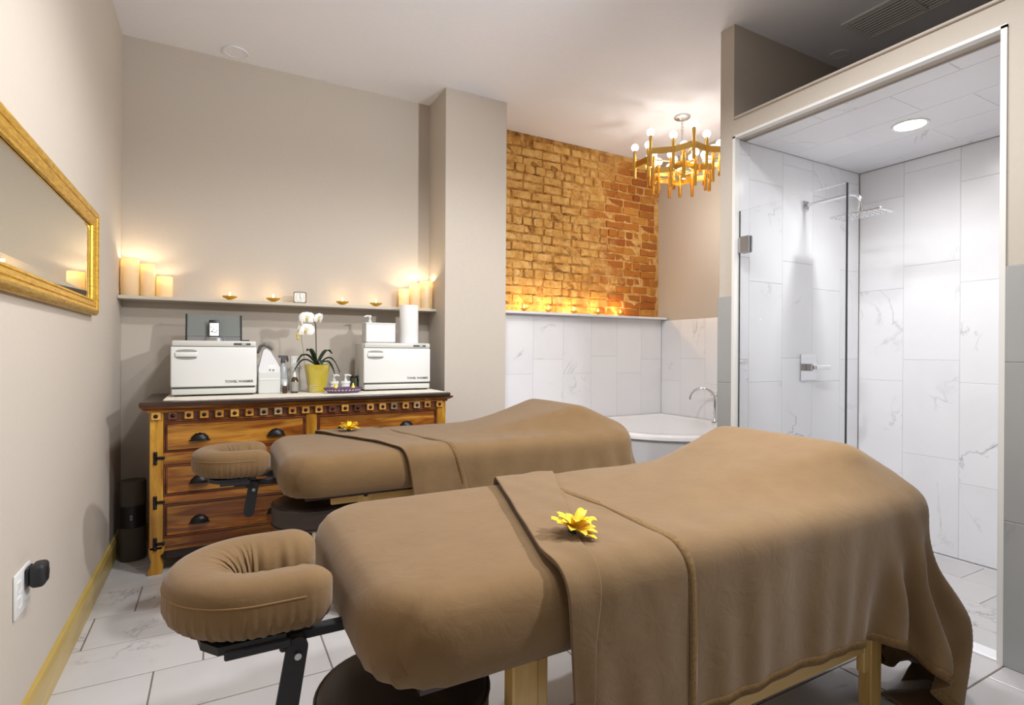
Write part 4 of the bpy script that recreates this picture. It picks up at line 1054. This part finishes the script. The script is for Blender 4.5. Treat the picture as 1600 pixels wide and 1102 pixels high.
def table_frame(t, yc):
    y0, y1 = yc-TW+.13, yc+TW-.13
    ow(G().box(TX0+.1, TX1-.05, yc-TW+.05, yc+TW-.05, ZM-.012, ZM+.004), 'deck', 'dark_wood', t)
    for s, y in ((-1, y0), (1, y1)):
        ow(G().cbox(TX0+.22, TX1-.06, min(y, y-s*.02), max(y, y-s*.02), ZM-.062, ZM-.004, .003), 'side_rail', 'beech', t)
        ow(G().cbox(.62, 2.0, min(y-s*.004, y-s*.026), max(y-s*.004, y-s*.026), .2, .275, .003), 'stretcher', 'beech', t)
        for k, x in ((-1, .615), (1, 2.035)):
            yy = (y+s*.005, y-s*.04)
            lg = ow(G().cbox(x-.033, x+.033, min(yy), max(yy), .0, ZM-.006, .004), 'leg', 'beech_v', t)
            ow(G().cbox(x-k*.034-.03, x-k*.034+.03, min(y-s*.002, y-s*.03), max(y-s*.002, y-s*.03), .13, ZM-.006, .004), 'leg_sleeve', 'beech_v', t)
            g = G(); xe = x+k*.0335
            g.box(min(xe, xe+k*.003), max(xe, xe+k*.003), min(yy)+.008, max(yy)-.008, .02, .42)
            pl = ow(g, 'height_plate', 'steel', lg)
            g = G()
            for i in range(14): g.box(min(xe+k*.002, xe+k*.0036), max(xe+k*.002, xe+k*.0036), y-s*.018-.004, y-s*.018+.004, .03+i*.028, .038+i*.028)
            ow(g, 'peg_holes', 'black', pl)
            for z in (.205, .15):
                g = G(); g.lathe([(0, 0), (.009, 0), (.009, .008), (.02, .01), (.022, .02), (.016, .026), (0, .027)], 8); R = Matrix.Rotation(k*PI/2, 3, 'Y')
                g.v = [tuple(R @ Vector(q)+Vector((xe+k*.003, y-s*.018, z))) for q in g.v]; ow(g, 'knob', 'brass', lg)
            g = G(); g.lathe([(0, 0), (.011, 0), (.01, .004), (0, .006)], 14); R = Matrix.Rotation(s*-PI/2, 3, 'X')
            g.v = [tuple(R @ Vector(q)+Vector((x, (yy[0]), ZM-.03))) for q in g.v]; ow(g, 'bolt', 'iron', lg)
    for x in (TX0+.24, TX1-.1): ow(G().cbox(x, x+.02, y0+.02, y1-.02, ZM-.062, ZM-.012, .003), 'end_rail', 'beech', t)
    ow(G().cbox(.615-.012, .615+.012, y0+.02, y1-.02, .2, .26, .003), 'cross_brace', 'beech', t)
    ow(G().cbox(2.035-.012, 2.035+.012, y0+.02, y1-.02, .2, .26, .003), 'cross_brace', 'beech', t)

# ---------------------------------------------------------------- the blankets: a small cloth solver
def hill(x, y, yc, peak, xs0, xp, nw):
    """height of what lies under the blanket: flat pad, then a bolster under the lower end"""
    up = np.clip((x-xs0)/(xp-xs0), 0, 1)**1.45
    dn = np.clip((TX1+.03-x)/(TX1+.03-xp), 0, 1)
    b = np.where(x < xp, up, dn)
    nw = .06+(nw-.06)*np.clip((x-xs0)/(xp-xs0), 0, 1)
    a = np.clip((np.abs(y-yc-.03)-nw)/np.maximum(.085, TW-nw-.02-.25*np.clip((x-xs0)/(xp-xs0), 0, 1)), 0, 1); a = 1-a*a*(3-2*a)
    return ZT+peak*b*a
def sdf(P, yc, par):
    x, y, z = P[:, 0], P[:, 1], P[:, 2]; cx = (TX0+TX1)/2; hx = (TX1-TX0)/2+.004; hy = TW+.004; r = .15
    qx, qy = np.abs(x-cx)-(hx-r), np.abs(y-yc)-(hy-r)
    dp = np.minimum(np.maximum(qx, qy), 0)+np.hypot(np.maximum(qx, 0), np.maximum(qy, 0))-r
    dz = z-hill(x, y, yc, *par); e = .055
    a, b = dp+e, dz+e
    top = np.minimum(np.maximum(a, b), 0)+np.hypot(np.maximum(a, 0), np.maximum(b, 0))-e
    return np.maximum(top, (ZM-.05)-z)
def drape(yc, head, foot_over, side_over, par, seed, res=.0215, steps=270, iters=12):
    rs = np.random.RandomState(seed)
    W = 2*TW+2*side_over; nt = int(W/res)+1; ya = yc-W/2
    yt = ya+np.linspace(0, W, nt)
    xh = np.interp(yt, [h[0] for h in head], [h[1] for h in head])
    xf = TX1+foot_over+.0*yt; ns = int((xf.mean()-xh.mean()+.06)/res)+1
    s = np.linspace(0, 1, ns)
    X = xh[None, :]+(xf-xh)[None, :]*s[:, None]; Y = np.repeat(yt[None, :], ns, 0)
    FX, FY = X.copy(), Y.copy()
    P = np.stack([X, Y, np.full_like(X, ZT+par[0]+.03)], -1).reshape(-1, 3)
    P[:, 2] = np.maximum(hill(P[:, 0], P[:, 1], yc, *par)+.012, ZT+.02)+rs.uniform(0, .003, len(P))
    idx = np.arange(ns*nt).reshape(ns, nt); groups = []
    R0 = np.stack([X, Y], -1).reshape(-1, 2)
    def grp(a, b, k):
        a, b = a.ravel(), b.ravel(); groups.append((a, b, np.linalg.norm(R0[a]-R0[b], axis=1), k))
    for o in (0, 1):
        grp(idx[o:-1:2, :], idx[o+1::2, :][:len(idx[o:-1:2])], 1.); grp(idx[:, o:-1:2], idx[:, o+1::2][:, :idx[:, o:-1:2].shape[1]], 1.)
        a = idx[o:-1:2, :]; b = idx[o+1::2, :][:len(a)]
        grp(a[:, :-1], b[:, 1:], .35); grp(a[:, 1:], b[:, :-1], .35)
    for o in range(4):
        if o % 4 < 2 or True:
            a = idx[o:-3:4, :]; b = idx[o+3::4, :][:len(a)]
            if len(a): grp(a, b, .05)
            a = idx[:, o:-3:4]; b = idx[:, o+3::4][:, :a.shape[1]]
            grp(a, b, .05)
    fx, fy = R0[:, 0], R0[:, 1]; pin = np.nonzero((np.abs(fy-yc) < TW-.07) & (fx < 1.3))[0]
    Pin = P[pin].copy(); Pin[:, 2] = hill(Pin[:, 0], Pin[:, 1], yc, *par)+.006
    V = np.zeros_like(P); dt = .014; g = np.array([0, 0, -9.8]); th = .006
    for st in range(steps):
        V += g*dt; V *= .985 if st < steps*.6 else .94
        sp = np.linalg.norm(V, axis=1); V *= np.minimum(1, 2.5/np.maximum(sp, 1e-6))[:, None]
        Q = P+V*dt
        for it in range(iters):
            for a, b, L, k in groups:
                d = Q[b]-Q[a]; l = np.linalg.norm(d, axis=1)+1e-9
                c = (d*(((l-L)/l)*.5*k)[:, None]); Q[a] += c; Q[b] -= c
            if it % 3 == 2 or it == iters-1:
                near = np.nonzero((Q[:, 2] > ZM-.09))[0]
                q = Q[near]; s0 = sdf(q, yc, par); h = np.nonzero(s0 < th)[0]
                if len(h):
                    qq = q[h]; e = 1e-4; gr = np.stack([sdf(qq+np.eye(3)[k]*e, yc, par)-s0[h] for k in range(3)], -1)/e
                    gr /= np.maximum(np.linalg.norm(gr, axis=1), 1e-6)[:, None]
                    ii = near[h]; Q[ii] += gr*(th-s0[h])[:, None]
                    if it == iters-1:                          # friction of flannel on flannel
                        mv = Q[ii]-P[ii]; tn = mv-gr*(mv*gr).sum(1)[:, None]; Q[ii] -= tn*.55
                Q[:, 2] = np.maximum(Q[:, 2], .012)
        Q[pin] = Pin
        V = (Q-P)/dt; P = Q
    return P.reshape(ns, nt, 3), FX, FY, xh, xf, yt
def smooth_grid(P, n=2):
    for _ in range(n):
        q = P.copy(); q[1:-1] = P[1:-1]*.6+.2*(P[:-2]+P[2:]); r = q.copy(); r[:, 1:-1] = q[:, 1:-1]*.6+.2*(q[:, :-2]+q[:, 2:]); P = r
    return P
def grid_normals(P):
    n = np.cross(np.gradient(P, axis=0), np.gradient(P, axis=1)); n /= np.maximum(np.linalg.norm(n, axis=2), 1e-9)[..., None]
    return n
def grid_faces(a, b): return [(i*b+j, (i+1)*b+j, (i+1)*b+j+1, i*b+j+1) for i in range(a-1) for j in range(b-1)]
def bil(A, s, t):
    s = np.clip(s, 0, A.shape[0]-1.0001); t = np.clip(t, 0, A.shape[1]-1.0001); i = s.astype(int); j = t.astype(int); u = (s-i)[..., None]; v = (t-j)[..., None]
    return A[i, j]*(1-u)*(1-v)+A[i+1, j]*u*(1-v)+A[i, j+1]*(1-u)*v+A[i+1, j+1]*u*v
def cloth_obj(name, P, mat, parent=None, thick=.003, sub=1):
    a, b = P.shape[:2]; me = bpy.data.meshes.new(name); me.from_pydata(P.reshape(-1, 3).tolist(), [], grid_faces(a, b)); me.update()
    o = fin(name, me, mat, parent, smooth=True)
    if sub: m_ = o.modifiers.new('sub', 'SUBSURF'); m_.levels = sub; m_.render_levels = sub
    m_ = o.modifiers.new('thick', 'SOLIDIFY'); m_.thickness = thick; m_.offset = 1
    return o
def blanket(yc, head, foot_over, side_over, par, seed, label, layers):
    P, FX, FY, xh, xf, yt = drape(yc, head, foot_over, side_over, par, seed)
    P = smooth_grid(P, 1); N = grid_normals(P)
    rs = np.random.RandomState(seed+40); drop = np.clip((ZT+.01-P[..., 2])/.3, 0, 1); foot = np.clip((P[..., 0]-TX1)/.05, 0, 1)
    wv = sum(np.sin(k*(FX*(1-foot)+FY*foot)*1.+c*P[..., 2]+p)/(.6+k/40) for k, c, p in zip(rs.uniform(14, 70, 9), rs.uniform(-8, 8, 9), rs.uniform(0, 6.3, 9)))
    P = P+N*(wv*.0021*(.2+drop))[..., None]
    # the loose corner at the near foot end stands out from the table in a few deep folds
    cw = np.exp(-((FY-(yc-TW-.12))/.24)**2)*np.clip((FX-1.98)/.2, 0, 1); dd = np.clip((ZT-P[..., 2])/.45, 0, 1.2)
    P[..., 0] += .13*cw*dd**1.25; P[..., 1] -= .025*cw*dd
    cf = np.exp(-((FY-(yc-TW-.1))/.34)**2)*np.clip((FX-1.7)/.25, 0, 1)
    P = P+N*(cf*(.004+.016*dd)*np.sin(34*(FX+.8*FY)+seed))[..., None]; N = grid_normals(P)
    if N[3:-3, P.shape[1]//2, 2].mean() < 0: N = -N
    ns, nt = P.shape[:2]
    t = T('blanket', label, 'blanket', ((TX0+TX1)/2+.4, yc, ZT))
    loc = np.array(t.location)
    cloth_obj('sheet', P-loc, 'flannel', t)
    def region(sa, sb, ta, tb, off, name, mat, ms, mt, thick=.003, sub=0, wob=0.):
        """sa, sb: head and foot limits in flat x as functions of flat y; ta, tb: flat y limits"""
        yy = np.linspace(ta, tb, mt); xa, xb = sa(yy), sb(yy)
        u = np.linspace(0, 1, ms)[:, None]; xx = xa[None, :]*(1-u)+xb[None, :]*u; Yg = np.repeat(yy[None, :], ms, 0)
        tj = (Yg-yt[0])/(yt[-1]-yt[0])*(nt-1); XH = np.interp(Yg, yt, xh); XF = np.interp(Yg, yt, xf)
        si = (xx-XH)/(XF-XH)*(ns-1)
        Q = bil(P, si, tj)+bil(N, si, tj)*off
        # a fold may reach past the blanket's own edge
        over = np.minimum(si, 0)*((XF-XH)/(ns-1)); Q[..., 0] += over
        if wob: Q += bil(N, si, tj)*(wob*(np.sin(xx*60+Yg*9)+np.sin(xx*37-Yg*14))[..., None])
        return cloth_obj(name, Q-loc, mat, t, thick, sub)
    f = lambda pts: (lambda y: np.interp(y, [p[0] for p in pts], [p[1] for p in pts]))
    ylo, yhi = yt[0], yt[-1]; xhf = lambda y: np.interp(y, yt, xh)
    for nm, pa, pb, off, drop in layers:
        region((lambda y: xhf(y)-.004-off*.3) if pa is None else f(pa), f(pb), ylo-.0, yhi, off, nm, 'flannel', 18, 90, .004, 1, .0012)
        if nm == 'folded_flap':
            region(lambda y: f(pb)(y)-.026, lambda y: f(pb)(y)-.001, ylo, yhi, off+.0045, 'hem', 'stitch_band', 3, 120, .0005)
    # stitched hems of the blanket itself
    region(xhf, lambda y: np.interp(y, yt, xf), ylo+.002, ylo+.026, .0036, 'hem', 'stitch_band', 110, 3, .0005)
    region(lambda y: np.interp(y, yt, xf)-.026, lambda y: np.interp(y, yt, xf)-.002, ylo, yhi, .0036, 'hem', 'stitch_band', 3, 110, .0005)
    return t
def hem_mat():
    t = NT('stitched_hem'); co = t.obj(); wv = t.n('ShaderNodeTexNoise', i_Scale=120.); t.l(co, wv.inputs['Vector'])
    t.l(t.ramp(wv.outputs[0], [(.35, C(106, 83, 55)), (.65, C(120, 95, 64))]), t.b.inputs['Base Color']); t.b.inputs['Roughness'].default_value = .9; t.bump(wv.outputs[0], .25, .003)
    t.b.inputs['Specular IOR Level'].default_value = .1
    return t.m
M['stitch_band'] = hem_mat()
Y1, Y2 = 1.335, 2.83
for yc, lb in ((Y1, 'nearer massage table, pale wood legs and brown sheeted top'), (Y2, 'farther massage table beside the dresser, brown sheeted top')):
    t = T('massage_table', lb, 'massage table', (1.16, yc, 0), group='massage tables')
    mattress(t, yc, 3); cushion(t, yc-.03, .083, 5 if yc == Y1 else 9); table_frame(t, yc); frame_parts(t, yc-.03)
SO = .36
h1 = [(Y1-TW-SO, .61), (Y1-TW, .61), (Y1+TW, .88), (Y1+TW+SO, .95)]
blanket(Y1, h1, .45, SO, (.145, 1.1, 1.93, .28), 1, 'brown flannel blanket draped over the nearer massage table', [
    ('folded_flap', None, [(Y1-TW-SO, .95), (Y1-TW, .965), (Y1-.1, 1.0), (Y1+.12, .985), (Y1+TW, .96), (Y1+TW+SO, 1.0)], .006, 0),
    ('top_fold', None, [(Y1-TW-SO, .635), (Y1-TW-.1, .66), (Y1-TW, .69), (Y1+TW, 1.12), (Y1+TW+SO, 1.2)], .0125, 0)])
h2 = [(Y2-TW-SO, .83), (Y2-TW, .77), (Y2-.14, .70), (Y2+TW-.08, .49), (Y2+TW+SO, .40)]
blanket(Y2, h2, .42, SO, (.145, 1.1, 1.86, .28), 5, 'brown flannel blanket draped over the farther massage table', [
    ('folded_flap', None, [(Y2-TW-SO, 1.12), (Y2-TW, 1.02), (Y2-.18, .95), (Y2+TW-.05, .82), (Y2+TW+SO, .76)], .006, 0)])
# ---------------------------------------------------------------- yellow flowers
def flower(c, tilt, turn, label, s=1.):
    t = T('silk_flower', label, 'flower', c, group='yellow flowers on the blankets'); t.rotation_euler = (tilt[0], tilt[1], turn)
    rn = random.Random(int(c[0]*1000))
    for ring, (n, L, w_, up, z) in enumerate(((12, .058, .0135, .012, .006), (9, .044, .012, .026, .012))):
        for k in range(n):
            a = 2*PI*k/n+ring*.3+rn.uniform(-.12, .12); LL = L*rn.uniform(.85, 1.08); uu = up*rn.uniform(.3, 1.5); m_ = 5; v = []; f = []
            for i in range(m_+1):
                q = i/m_; ww = w_*math.sin(PI*(.1+.84*q))**.75; r = .004+LL*q
                zz = z+uu*math.sin(q*PI*.62)
                for e in (-1, 0, 1): v.append((math.cos(a)*r-math.sin(a)*ww*e, math.sin(a)*r+math.cos(a)*ww*e, zz+.003*abs(e)))
            for i in range(m_):
                for e in (0, 1): f.append((i*3+e, i*3+e+1, (i+1)*3+e+1, (i+1)*3+e))
            o = G().add([(p*s, q_*s, r_*s) for p, q_, r_ in v], f).o('petal', 'yellow_petal', t, smooth=True)
            md = o.modifiers.new('s', 'SOLIDIFY'); md.thickness = .001
    G().sphere((0, 0, .014*s), .013*s, 12, 8, (1, 1, .6)).o('flower_eye', 'flower_eye', t, smooth=True)
    G().lathe([(0, -.002), (.012*s, 0), (.006*s, .01)], 10).o('calyx', 'leaf', t, smooth=True)
flower((.752, 1.075, .808), (.25, .15), .3, 'yellow daisy lying on the fold of the nearer blanket')
flower((.64, 3.05, .802), (.1, .05), 1.1, 'yellow daisy lying on the farther blanket')
